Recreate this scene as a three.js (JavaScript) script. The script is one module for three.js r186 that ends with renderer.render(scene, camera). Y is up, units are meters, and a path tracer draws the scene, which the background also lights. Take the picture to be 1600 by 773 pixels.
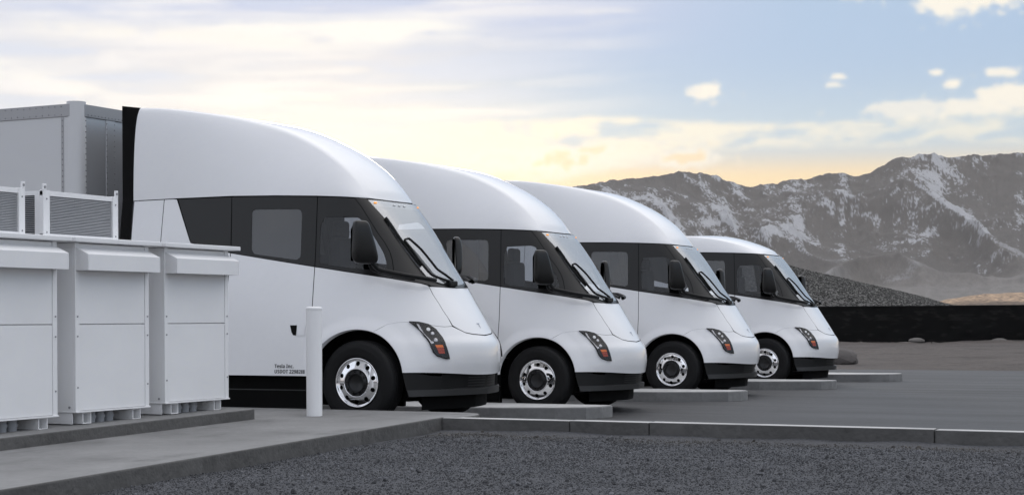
import * as THREE from 'three';
import { mergeGeometries } from 'three/addons/utils/BufferGeometryUtils.js';
import { RoundedBoxGeometry } from 'three/addons/geometries/RoundedBoxGeometry.js';
import { TextGeometry } from 'three/addons/geometries/TextGeometry.js';
import { FontLoader } from 'three/addons/loaders/FontLoader.js';

// ------------------------------------------------------------------ camera
const scene = new THREE.Scene();
const W = 1600, H = 773, F = 2623, YAW = 0.45925, EYE = 1.47;
const camera = new THREE.PerspectiveCamera(2 * Math.atan(H / 2 / F) * 180 / Math.PI, W / H, 0.1, 40000);
camera.position.set(0, EYE, 0);
camera.lookAt(-Math.sin(YAW), EYE, -Math.cos(YAW));
camera.rotateZ(-0.005);
camera.setViewOffset(W, H, 0, -110.6, W, H);       // level lens, shifted up
camera.updateProjectionMatrix();
const renderer = new THREE.WebGLRenderer({ antialias: true });
renderer.setSize(W, H);
renderer.toneMapping = THREE.LinearToneMapping;
renderer.toneMappingExposure = 1.06;
renderer.shadowMap.enabled = true;

// ------------------------------------------------------------------ noise
function rng(seed) { let s = seed >>> 0; return () => { s = (s + 0x6d2b79f5) | 0; let t = Math.imul(s ^ (s >>> 15), 1 | s); t = (t + Math.imul(t ^ (t >>> 7), 61 | t)) ^ t; return ((t ^ (t >>> 14)) >>> 0) / 4294967296; }; }
const PERM = new Float32Array(65536); { const r = rng(7); for (let i = 0; i < 65536; i++) PERM[i] = r(); }
const hash = (x, y) => PERM[((x & 255) << 8) | (y & 255)];
function vnoise(x, y) {
  const xi = Math.floor(x), yi = Math.floor(y); let fx = x - xi, fy = y - yi;
  fx = fx * fx * fx * (fx * (fx * 6 - 15) + 10); fy = fy * fy * fy * (fy * (fy * 6 - 15) + 10);
  const a = hash(xi, yi), b = hash(xi + 1, yi), c = hash(xi, yi + 1), d = hash(xi + 1, yi + 1);
  return a + (b - a) * fx + (c - a) * fy + (a - b - c + d) * fx * fy;
}
function fbm(x, y, n = 5) { let s = 0, a = 0.5; for (let i = 0; i < n; i++) { s += a * vnoise(x, y); x = x * 2.03 + 17.3; y = y * 2.03 + 5.7; a *= 0.5; } return s / (1 - Math.pow(0.5, n)); }
const sstep = (a, b, x) => { const t = Math.min(1, Math.max(0, (x - a) / (b - a))); return t * t * (3 - 2 * t); };
const lerp = (a, b, t) => a + (b - a) * t;
function table(pts, x) {                                             // smooth lookup in [[x, y], ...]
  const n = pts.length; if (x <= pts[0][0]) return pts[0][1]; if (x >= pts[n - 1][0]) return pts[n - 1][1];
  let i = 0; while (x > pts[i + 1][0]) i++;
  const [x0, y0] = pts[i], [x1, y1] = pts[i + 1], h = x1 - x0, t = (x - x0) / h;
  const m0 = i > 0 ? (y1 - pts[i - 1][1]) / (x1 - pts[i - 1][0]) : (y1 - y0) / h, m1 = i < n - 2 ? (pts[i + 2][1] - y0) / (pts[i + 2][0] - x0) : (y1 - y0) / h;
  const t2 = t * t, t3 = t2 * t;
  return (2 * t3 - 3 * t2 + 1) * y0 + (t3 - 2 * t2 + t) * h * m0 + (-2 * t3 + 3 * t2) * y1 + (t3 - t2) * h * m1;
}

// ------------------------------------------------------------------ sky and sun
const SUN_AZ = YAW + 0.0915, SUN_EL = 0.105;                         // radians left of -z; a low sun behind the first truck
const sunDir = new THREE.Vector3(-Math.sin(SUN_AZ) * Math.cos(SUN_EL), Math.sin(SUN_EL), -Math.cos(SUN_AZ) * Math.cos(SUN_EL));
{
  const SW = 4096, SH = 2048, data = new Float32Array(SW * SH * 4), deg = 180 / Math.PI;
  const puffs = [ // azimuth right of the lens axis, elevation, half sizes (degrees), strength, gold
    [6.62, 7.58, 0.55, 0.27, 1, 0], [11.05, 7.98, 0.24, 0.09, 0.9, 0], [10.95, 7.72, 0.3, 0.07, 0.75, 0], [14.2, 8.02, 0.25, 0.10, 1, 0], [14.75, 7.6, 0.32, 0.14, 1, 0],
    [16.35, 7.93, 0.5, 0.14, 0.95, 0], [16.9, 7.1, 1.3, 0.42, 1, 0], [15.6, 6.85, 1.3, 0.3, 0.9, 0], [13.2, 6.85, 1.2, 0.3, 0.75, 0],
    [14.5, 10.35, 0.8, 0.5, 1, 0], [15.6, 10.55, 1.3, 0.62, 1, 0], [16.7, 10.8, 1.3, 0.6, 1, 0], [17.5, 10.3, 0.5, 0.4, 0.9, 0], [12.3, 10.75, 1.0, 0.14, 0.8, 0], [11.6, 10.55, 0.4, 0.14, 0.4, 0],
    [1.6, 5.42, 1.3, 0.42, 1, 0.9], [2.9, 5.72, 0.6, 0.18, 0.9, 0.8], [6.0, 5.34, 1.0, 0.26, 0.95, 0.9], [-0.6, 5.45, 1.2, 0.3, 0.8, 0.2], [4.0, 5.3, 0.9, 0.2, 0.6, 0.1],
  ];
  for (let row = 0; row < SH; row++) {
    const el = ((row + 0.5) / SH - 0.5) * 180, e = Math.max(el, 0);
    for (let col = 0; col < SW; col++) {
      const o = (row * SW + col) * 4;
      data[o + 3] = 1;
      if (el < -0.4) { data[o] = 0.30; data[o + 1] = 0.29; data[o + 2] = 0.28; continue; }
      const lon = ((col + 0.5) / SW - 0.5) * 2 * Math.PI;            // atan2(z, x)
      let a = (lon + Math.PI / 2) * deg + YAW * deg;                 // degrees right of the lens axis
      a = ((a + 540) % 360) - 180;
      const da = a + 5.2, dabs = Math.abs(da);
      const west = Math.exp(-((dabs / 60) ** 2)), up = sstep(11, 58, e);   // towards the sunset; thin bright veil higher up
      const wx = fbm(a * 0.11 + 3, e * 0.45 + 9, 3) - 0.5, tex = fbm(a * 0.5 + 7 + wx * 2, e * 1.7 + 2, 5), fine = fbm(a * 1.5 + 1, e * 4.2 + 5, 5);
      const mix = (c, k) => { r = lerp(r, c[0], k); g = lerp(g, c[1], k); b = lerp(b, c[2], k); };
      let r = 0.42, g = 0.56, b = 0.745;                             // clear blue, a little violet towards the top
      mix([0.56, 0.61, 0.79], sstep(7.5, 11, e) * sstep(11, 1, a) * 0.9);
      mix([0.57, 0.68, 0.74], Math.exp(-(((e - 6.0) / 1.7) ** 2)) * 0.8);
      mix([lerp(0.62, 1.06, west), lerp(0.60, 0.80, west), lerp(0.64, 0.44, west)], Math.exp(-((Math.max(e - 4.55, 0) / 0.85) ** 2)));
      // pale wash of thin cloud on the sunset side
      mix([0.86, 0.82, 0.79], sstep(5.5, -7, a) * sstep(-70, -30, a) * sstep(10.7, 9.0, e + wx * 1.2 + (tex - 0.5) * 1.0) * (0.80 + 0.4 * (tex - 0.5)));
      mix([0.99, 0.95, 0.87], sstep(-11, -14.5, a) * sstep(-60, -30, a) * Math.exp(-(((e - 8.1 + 0.22 * (a + 17)) / 0.45) ** 2)) * sstep(0.2, 0.55, tex));
      { const wisp = fbm(a * 0.16 + wx * 2 + 40, e * 2.4 - a * 0.05, 5) - 0.5; mix(wisp > 0 ? [1.0, 0.955, 0.90] : [0.66, 0.72, 0.84], Math.min(0.75, Math.abs(wisp) * 3.0) * sstep(7, -3, a) * sstep(5.6, 6.6, e) * sstep(14, 10, e) * sstep(-60, -30, a)); }
      // long bright streak, then fainter ones
      const streak = (ac, ew, ec, eh, tilt) => Math.exp(-((Math.abs(a - ac) / ew) ** 4)) * Math.exp(-(((e - ec - tilt * (a - ac) - wx * 0.5 - (tex - 0.5) * 0.35) / eh) ** 2));
      mix([1.0, 0.965, 0.885], Math.min(1, 1.5 * streak(-6.4, 4.6, 9.6, 0.42, 0.03)) * sstep(0.10, 0.42, fbm(a * 0.4 + 1, e * 1.5, 4)));
      mix([0.98, 0.93, 0.84], 1.0 * streak(-11.5, 5.0, 9.45, 0.26, -0.04) * sstep(0.2, 0.5, tex));
      mix([1.0, 0.93, 0.82], 0.8 * streak(-7.1, 1.1, 7.45, 0.09, -0.06)); mix([0.97, 0.93, 0.88], 0.45 * streak(3.2, 1.1, 10.35, 0.10, 0.02));
      mix([0.95, 0.92, 0.86], 0.4 * streak(-2.2, 3, 6.95, 0.09, -0.02));
      // soft band of cloud over the mountains with a ragged foot, breaking up to the right
      const top = 6.82 + 0.12 * Math.sin(a * 0.5) + wx * 0.3 + (fine - 0.5) * 0.18, foot = lerp(4.7, 5.75, sstep(0.5, 8, a)) + (tex - 0.5) * 1.1;
      const band = sstep(top, top - 0.30, e) * sstep(foot - 0.25, foot + 0.25, e) * sstep(-4.5, -0.5, a) * sstep(22, 17, a);
      mix([0.97, 0.905, 0.745], band * sstep(0.22, 0.52, tex + 0.25 * (fine - 0.5)) * lerp(0.98, 0.72, sstep(5, 13, a)));
      // woolly cumulus: right-hand group, and golden ones low by the sunset
      let cl = 0, gold = 0;
      for (const [pa, pe, sa, se, st, au] of puffs) {
        const ua = (a - pa) / sa, ue = (e - pe) / se, q = ua * ua + ue * ue;
        if (q < 6) { const m = fbm(a * 3.1 + pa * 7, e * 4.6, 6), v = Math.exp(-(q ** 1.4) * 0.7) * 1.15 + (m - 0.5) * 1.25; const k = sstep(0.22, 0.86, v) * Math.min(st, 1); if (k > cl) cl = k; if (au) gold = Math.max(gold, sstep(0.35, 0.95, Math.exp(-q * 1.5) + (m - 0.5) * 1.6) * au); }
      }
      mix([0.985, 0.925, 0.80], cl); mix([0.95, 0.70, 0.36], gold * 0.75);
      // elsewhere and overhead: stretched sheets of the same cloud
      const sheet = sstep(0.50, 0.70, fbm(a * 0.10 + wx + 20.2, e * 0.16 + wx + 4.1, 5)) * Math.max(sstep(11, 16, e), sstep(20, 30, Math.abs(a)) * sstep(1.5, 4, e));
      const side = 0.5 + 0.5 * Math.cos(((a - 42) * Math.PI) / 180); mix([0.86, 0.92, 1.03], (1 - side) * 0.9 * sstep(0.4, 5, e)); mix([lerp(0.50, 1.90, side), lerp(0.54, 1.87, side), lerp(0.64, 1.90, side)], up); mix([r * 1.12, g * 1.10, b * 1.06], sheet * 0.8);
      // glow round the hidden sun
      const gx = da / 8.5, gy = (e - 5.3) / 2.7, glow = Math.exp(-(gx * gx + gy * gy)), wide = Math.exp(-((da / 15) ** 2 + ((e - 5) / 6) ** 2));
      r += glow * 0.34 + wide * 0.09; g += glow * 0.25 + wide * 0.06; b += glow * 0.08 + wide * 0.045;
      const bright = 1;
      data[o] = r * bright; data[o + 1] = g * bright; data[o + 2] = b * bright;
    }
  }
  const sky = new THREE.DataTexture(data, SW, SH, THREE.RGBAFormat, THREE.FloatType);
  sky.mapping = THREE.EquirectangularReflectionMapping; sky.magFilter = THREE.LinearFilter; sky.needsUpdate = true;
  scene.background = sky; scene.environment = sky;
}
const sun = new THREE.DirectionalLight(new THREE.Color(1, 0.84, 0.66), 0.5);
sun.position.copy(sunDir).multiplyScalar(120); sun.castShadow = true; sun.shadow.radius = 22;
Object.assign(sun.shadow.camera, { left: -60, right: 60, top: 40, bottom: -40, near: 1, far: 400 });
sun.shadow.mapSize.set(2048, 2048);
scene.add(sun, sun.target);
scene.fog = new THREE.FogExp2(new THREE.Color(0.84, 0.80, 0.76), 3.6e-5);

// ------------------------------------------------------------------ helpers
const used = new Map();
function numbered(name) { const n = used.get(name) ?? 0; used.set(name, n + 1); return n ? `${name}_${String(n).padStart(3, '0')}` : name; }
function tag(o, label, category, group, kind) {
  if (label) o.userData.label = label; if (category) o.userData.category = category;
  if (group) o.userData.group = group; if (kind) o.userData.kind = kind; return o;
}
function thing(name, label, category, pos = [0, 0, 0], group) {
  const g = new THREE.Group(); g.name = numbered(name); g.position.set(...pos); scene.add(g); return tag(g, label, category, group);
}
const joined = (list) => mergeGeometries(list.map((g) => { const q = g.index ? g.toNonIndexed() : g; for (const k of Object.keys(q.attributes)) if (!['position', 'normal', 'uv'].includes(k)) q.deleteAttribute(k); return q; }));
function mesh(name, geo, mat, parent) {
  if (Array.isArray(geo)) geo = joined(geo);
  const m = new THREE.Mesh(geo, mat); m.castShadow = m.receiveShadow = true;
  m.name = parent ? name : numbered(name); (parent ?? scene).add(m); return m;
}
const structure = (name, geo, mat) => tag(mesh(name, geo, mat), null, null, null, 'structure');
function box(sx, sy, sz, x, y, z, bevel = 0) {
  const g = bevel ? new RoundedBoxGeometry(sx, sy, sz, 2, bevel) : new THREE.BoxGeometry(sx, sy, sz);
  return g.translate(x, y, z);
}
function span(x0, x1, y0, y1, z0, z1, bevel = 0) { return box(Math.abs(x1 - x0), Math.abs(y1 - y0), Math.abs(z1 - z0), (x0 + x1) / 2, (y0 + y1) / 2, (z0 + z1) / 2, bevel); }
function tube(points, radius, seg = 24, sides = 8) { return new THREE.TubeGeometry(new THREE.CatmullRomCurve3(points.map((p) => new THREE.Vector3(...p)), false, 'catmullrom', 0.3), seg, radius, sides, false); }
function extrudeXZ(pts, y0, y1, bevel = 0.012) {                      // upright prism from a plan outline
  const s = new THREE.Shape(pts.map(([x, z]) => new THREE.Vector2(x, -z)));
  const g = new THREE.ExtrudeGeometry(s, { depth: y1 - y0 - 2 * bevel, bevelEnabled: bevel > 0, bevelSize: bevel, bevelOffset: -bevel, bevelThickness: bevel, bevelSegments: 2, curveSegments: 6 });
  return g.rotateX(-Math.PI / 2).translate(0, y0 + bevel, 0);
}
function noiseTexture(size, fn, srgb = true) {
  const d = new Uint8Array(size * size * 4);
  for (let y = 0; y < size; y++) for (let x = 0; x < size; x++) { const c = fn(x / size, y / size), o = (y * size + x) * 4; for (let k = 0; k < 3; k++) d[o + k] = Math.max(0, Math.min(255, 255 * (Array.isArray(c) ? c[k] : c))); d[o + 3] = 255; }
  const t = new THREE.DataTexture(d, size, size); t.wrapS = t.wrapT = THREE.RepeatWrapping; t.magFilter = THREE.LinearFilter; t.minFilter = THREE.LinearMipmapLinearFilter; t.generateMipmaps = true;
  if (srgb) t.colorSpace = THREE.SRGBColorSpace; t.needsUpdate = true; return t;
}
// fbm that tiles over [0,1): two shifted copies cross-faded
function tile(u, v, sx, sy, n, seed = 0) {
  const f = (a, b) => fbm(a * sx + seed, b * sy + seed * 1.7, n), wu = u, wv = v;
  return f(u, v) * (1 - wu) * (1 - wv) + f(u - 1, v) * wu * (1 - wv) + f(u, v - 1) * (1 - wu) * wv + f(u - 1, v - 1) * wu * wv;
}
const toS = (l) => (l <= 0.0031308 ? 12.92 * l : 1.055 * Math.pow(l, 1 / 2.4) - 0.055);
function tinted(lin, k) { return lin.map((c) => toS(Math.max(0, c * k))); }
const lin = (r, g, b) => new THREE.Color().setRGB(r, g, b);
const std = (c, rough, o = {}) => new THREE.MeshStandardMaterial({ color: lin(...c), roughness: rough, ...o });
const phys = (c, rough, o = {}) => new THREE.MeshPhysicalMaterial({ color: lin(...c), roughness: rough, ...o });

// ------------------------------------------------------------------ ground materials
const concreteTex = noiseTexture(512, (u, v) => { const k = 0.60 + 0.72 * tile(u, v, 5, 5, 5, 3) + 0.22 * (tile(u, v, 60, 60, 2, 8) - 0.5) - 0.25 * sstep(0.6, 0.78, tile(u, v, 9, 3, 5, 12)); return tinted([0.215, 0.214, 0.212], k); });
const concreteBump = noiseTexture(512, (u, v) => tile(u, v, 24, 24, 4, 2), false);
const asphaltTex = noiseTexture(1024, (u, v) => {
  const streak = tile(u, v, 3, 34, 5, 5), patch = tile(u, v, 5, 7, 4, 9), grain = tile(u, v, 190, 190, 2, 4) - 0.5;
  return tinted([0.029, 0.0295, 0.0315], Math.max(0.2, -0.75 + 2.5 * streak + 1.0 * patch + 0.7 * grain) * (1 - 0.55 * sstep(0.56, 0.72, tile(u, v, 3, 11, 5, 61))) + 0.5 * sstep(0.60, 0.74, tile(u, v, 4, 9, 5, 71)));
});
const grainBump = noiseTexture(512, (u, v) => tile(u, v, 110, 110, 2, 14), false);
const dirtTex = noiseTexture(512, (u, v) => { const k = 0.55 + 0.6 * tile(u, v, 4, 7, 5, 21) + 0.7 * (tile(u, v, 70, 70, 3, 6) - 0.5); return tinted([0.098, 0.084, 0.076], k); });
const gravelTex = noiseTexture(1024, (u, v) => { const n = tile(u, v, 150, 150, 2, 31), k = 0.45 + 1.0 * n + 0.5 * (tile(u, v, 9, 9, 4, 3) - 0.5); return tinted([0.078, 0.080, 0.087], k); });
const gravelBump = noiseTexture(1024, (u, v) => tile(u, v, 150, 150, 2, 31), false);
const rep = (t, s) => { const c = t.clone(); c.repeat.set(s, s); c.needsUpdate = true; return c; };
const M = {
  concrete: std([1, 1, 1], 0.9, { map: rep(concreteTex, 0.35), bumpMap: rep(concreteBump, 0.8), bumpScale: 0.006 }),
  asphalt: std([1, 1, 1], 0.66, { map: rep(asphaltTex, 0.06), bumpMap: rep(grainBump, 0.5), bumpScale: 0.006 }),
  dirt: std([1, 1, 1], 1, { map: rep(dirtTex, 0.12), bumpMap: rep(grainBump, 0.3), bumpScale: 0.03 }),
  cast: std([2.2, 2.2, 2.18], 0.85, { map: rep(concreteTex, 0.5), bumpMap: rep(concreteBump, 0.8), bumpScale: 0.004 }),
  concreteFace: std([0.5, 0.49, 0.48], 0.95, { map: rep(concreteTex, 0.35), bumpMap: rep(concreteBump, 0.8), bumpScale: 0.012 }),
  gravel: std([1, 1, 1], 1, { map: rep(gravelTex, 0.37), bumpMap: rep(gravelBump, 0.37), bumpScale: 0.03 }),
};
function sheet(x0, x1, z0, z1, nx, nz, height) {                      // uv in metres
  const g = new THREE.PlaneGeometry(1, 1, nx, nz), p = g.attributes.position, uv = g.attributes.uv;
  for (let i = 0; i < p.count; i++) { const x = lerp(x0, x1, p.getX(i) + 0.5), z = lerp(z1, z0, p.getY(i) + 0.5); p.setXYZ(i, x, height(x, z), z); uv.setXY(i, x, z); }
  g.computeVertexNormals(); return g;
}
function metreUV(g) {                                                 // box-mapped uv in metres
  if (g.index) g = g.toNonIndexed();
  const p = g.attributes.position, n = g.attributes.normal, uv = new Float32Array(p.count * 2);
  for (let i = 0; i < p.count; i++) {
    const ax = Math.abs(n.getX(i)), ay = Math.abs(n.getY(i)), az = Math.abs(n.getZ(i));
    if (ay >= ax && ay >= az) { uv[2 * i] = p.getX(i); uv[2 * i + 1] = p.getZ(i); } else if (ax > az) { uv[2 * i] = p.getZ(i); uv[2 * i + 1] = p.getY(i); } else { uv[2 * i] = p.getX(i); uv[2 * i + 1] = p.getY(i); }
  }
  g.setAttribute('uv', new THREE.BufferAttribute(uv, 2)); return g;
}
// ------------------------------------------------------------------ lie of the land
const apronY = (z) => 0.352 - 0.016 * (Math.max(z, -17.6) + 16.67);
const paveY = (z) => 0.168 * sstep(-21.6, -19.4, z);
const gravelY = (x, z) => apronY(z) - 0.152;
{ // open dirt out to the horizon, one polar sheet
  const N = 220, R = 90, pos = [], uv = [], idx = [];
  for (let i = 0; i <= R; i++) {
    const rad = i === 0 ? 0 : 3 * Math.pow(14000 / 3, i / R);
    for (let j = 0; j <= N; j++) {
      const t = (j / N) * Math.PI * 2, x = Math.cos(t) * rad, z = Math.sin(t) * rad;
      const bump = z < -47.5 && rad < 400 ? sstep(-47.5, -52, z) * ((fbm(x * 0.12, z * 0.3, 4) - 0.5) * 0.35 + (fbm(x * 0.7, z * 0.9, 3) - 0.5) * 0.12) : 0;
      pos.push(x, -0.10 + bump + (z < -46 ? 0.075 * sstep(-46, -48, z) : 0), z); uv.push(x, z);
    }
  }
  for (let i = 0; i < R; i++) for (let j = 0; j < N; j++) { const a = i * (N + 1) + j, b = a + N + 1; idx.push(a, a + 1, b, b, a + 1, b + 1); }
  const g = new THREE.BufferGeometry(); g.setAttribute('position', new THREE.Float32BufferAttribute(pos, 3)); g.setAttribute('uv', new THREE.Float32BufferAttribute(uv, 2)); g.setIndex(idx); g.computeVertexNormals();
  structure('ground', g, M.dirt);
}
structure('ground', sheet(-60, 30, -92.5, -45.8, 300, 160, (x, z) => -0.03 + 0.05 * sstep(-46, -50, z) + sstep(-46, -49, z) * ((fbm(x * 0.14, z * 0.22, 4) - 0.5) * 0.3 + (fbm(x * 0.8 + 4, z * 0.8, 3) - 0.5) * 0.14) + 0.2 * sstep(-86, -91.5, z) * fbm(x * 0.4, 3, 3)), M.dirt).name = 'dirt_verge';
structure('pavement', sheet(-46, 34, -46.3, -16.8, 40, 120, (x, z) => paveY(z) + (z < -46.2 ? -0.03 : 0)), M.asphalt);
structure('gravel', sheet(-9.3, 16, -16.8, -3, 160, 100, (x, z) => gravelY(x, z) + (fbm(x * 1.3, z * 1.3, 3) - 0.5) * 0.03 + 0.05 * sstep(-16.3, -16.8, z) * fbm(x * 2, 1, 3)), M.gravel);

// ------------------------------------------------------------------ apron, pad, kerb, islands
{
  const edge = (z) => lerp(-8.80, -9.14, (z + 9.34) / (-16.67 + 9.34));   // front edge of the apron
  const outline = [[-30, -17.47], [-9.25, -17.47], [-9.16, -17.44], [-9.02, -17.36], [-8.93, -17.2], [-8.9, -17.02], [-8.95, -16.69], [-9.14, -16.67], [edge(-9), -9], [edge(-2), -2], [-30, -2]];
  const g = metreUV(extrudeXZ(outline, -0.35, 0, 0.014)), p = g.attributes.position;
  for (let i = 0; i < p.count; i++) p.setY(i, p.getY(i) + apronY(p.getZ(i)));
  g.computeVertexNormals();
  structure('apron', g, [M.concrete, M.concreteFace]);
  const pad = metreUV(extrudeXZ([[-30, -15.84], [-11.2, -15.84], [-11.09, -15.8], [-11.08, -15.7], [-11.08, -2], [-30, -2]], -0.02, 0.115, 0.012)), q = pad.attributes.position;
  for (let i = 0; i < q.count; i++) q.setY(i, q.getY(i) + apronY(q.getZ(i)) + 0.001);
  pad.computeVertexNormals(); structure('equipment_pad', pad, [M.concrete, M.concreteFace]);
  // kerb in cast lengths
  const kerb = new THREE.Group(); kerb.name = 'kerb'; kerb.userData.kind = 'structure'; scene.add(kerb);
  const xs = [-9.135, -7.55, -6.62, -3.6, -0.6, 2.4, 5.4, 8.4, 11.4];
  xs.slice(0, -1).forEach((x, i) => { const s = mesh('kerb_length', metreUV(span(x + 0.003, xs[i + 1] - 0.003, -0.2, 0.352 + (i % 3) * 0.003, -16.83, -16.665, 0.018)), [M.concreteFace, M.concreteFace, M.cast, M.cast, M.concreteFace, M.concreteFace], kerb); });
}
const trucks = [[-10.828, 0.168, -17.571], [-11.018, 0.003, -23.139], [-10.952, 0, -28.728], [-10.857, -0.017, -33.956]];
[[trucks[1][2], -9.70], [trucks[2][2], -9.45], [trucks[3][2], -9.27], [-38.45, -8.98]].forEach(([zt, xe], i) => {
  const zb = zt + 0.075, pts = [[-24, zb], [xe - 0.12, zb], [xe - 0.02, zb + 0.05], [xe, zb + 0.18], [xe - 0.02, zt + 0.52], [xe - 0.16, zt + 0.78], [xe - 0.55, zt + 1.02], [xe - 1.3, zt + 1.3], [xe - 2.2, zt + 1.42], [-24, zt + 1.42]];
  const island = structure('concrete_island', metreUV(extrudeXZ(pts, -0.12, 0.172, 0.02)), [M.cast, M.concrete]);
});
{ // gravel stones on the foreground
  const r = rng(11), geo = new THREE.DodecahedronGeometry(1, 0), N = 190000;
  const g2 = geo.clone(); const p = g2.attributes.position;
  const im = new THREE.InstancedMesh(g2, std([1, 1, 1], 0.95), N), m = new THREE.Matrix4(), q = new THREE.Quaternion(), e = new THREE.Euler(), c = new THREE.Color();
  for (let i = 0; i < N; i++) {
    const z = -16.62 + 9 * Math.pow(r(), 0.9), f = (-z - 3) / 13, x = lerp(-9.0, 5.0 - f * 5.0, r());
    const s = r() < 0.004 ? 0.012 + 0.010 * r() : 0.0025 + 0.0065 * Math.pow(r(), 2.2);
    e.set(r() * 6, r() * 6, r() * 6); q.setFromEuler(e);
    m.compose(new THREE.Vector3(x, gravelY(x, z) + (fbm(x * 1.3, z * 1.3, 3) - 0.5) * 0.03 + s * 0.25, z), q, new THREE.Vector3(s * (0.8 + r() * 0.7), s * (0.5 + 0.4 * r()), s * (0.8 + r() * 0.5)));
    im.setMatrixAt(i, m); const k = (0.04 + 0.12 * Math.pow(r(), 2.2)) * (0.6 + 0.8 * fbm(x * 1.7, z * 2.6, 4)); const br = sstep(-15.6, -16.5, z) * sstep(0.42, 0.6, fbm(x * 0.8 + 3, z * 2, 3)); c.setRGB(k * (1 - 0.1 * br), k * (1.02 - 0.2 * br), k * (1.10 - 0.38 * br)); im.setColorAt(i, c);
  }
  im.name = 'gravel_stones'; im.castShadow = im.receiveShadow = true; im.userData = { label: 'loose grey gravel covering the ground in front of the kerb', category: 'gravel', kind: 'stuff' }; scene.add(im);
}

// ------------------------------------------------------------------ mountains, hills
function polarLand(name, az0, az1, na, r0, r1, nr, fn, mat, rpow = 1) {      // azimuth in degrees right of the lens axis
  const pos = new Float32Array((na + 1) * (nr + 1) * 3), col = new Float32Array((na + 1) * (nr + 1) * 3), idx = [];
  for (let j = 0, k = 0; j <= nr; j++) for (let i = 0; i <= na; i++, k += 3) {
    const a = lerp(az0, az1, i / na), t = Math.pow(j / nr, rpow), rad = lerp(r0, r1, t), th = (a * Math.PI) / 180 - YAW;
    const x = Math.sin(th) * rad, z = -Math.cos(th) * rad, [y, c] = fn(a, t, x, z, rad);
    pos[k] = x; pos[k + 1] = y; pos[k + 2] = z; col[k] = c[0]; col[k + 1] = c[1]; col[k + 2] = c[2];
  }
  for (let j = 0; j < nr; j++) for (let i = 0; i < na; i++) { const a = j * (na + 1) + i, b = a + na + 1; idx.push(a, a + 1, b, b, a + 1, b + 1); }
  const g = new THREE.BufferGeometry(); g.setAttribute('position', new THREE.BufferAttribute(pos, 3)); g.setAttribute('color', new THREE.BufferAttribute(col, 3)); g.setIndex(idx); g.computeVertexNormals();
  return structure(name, g, mat);
}
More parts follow.
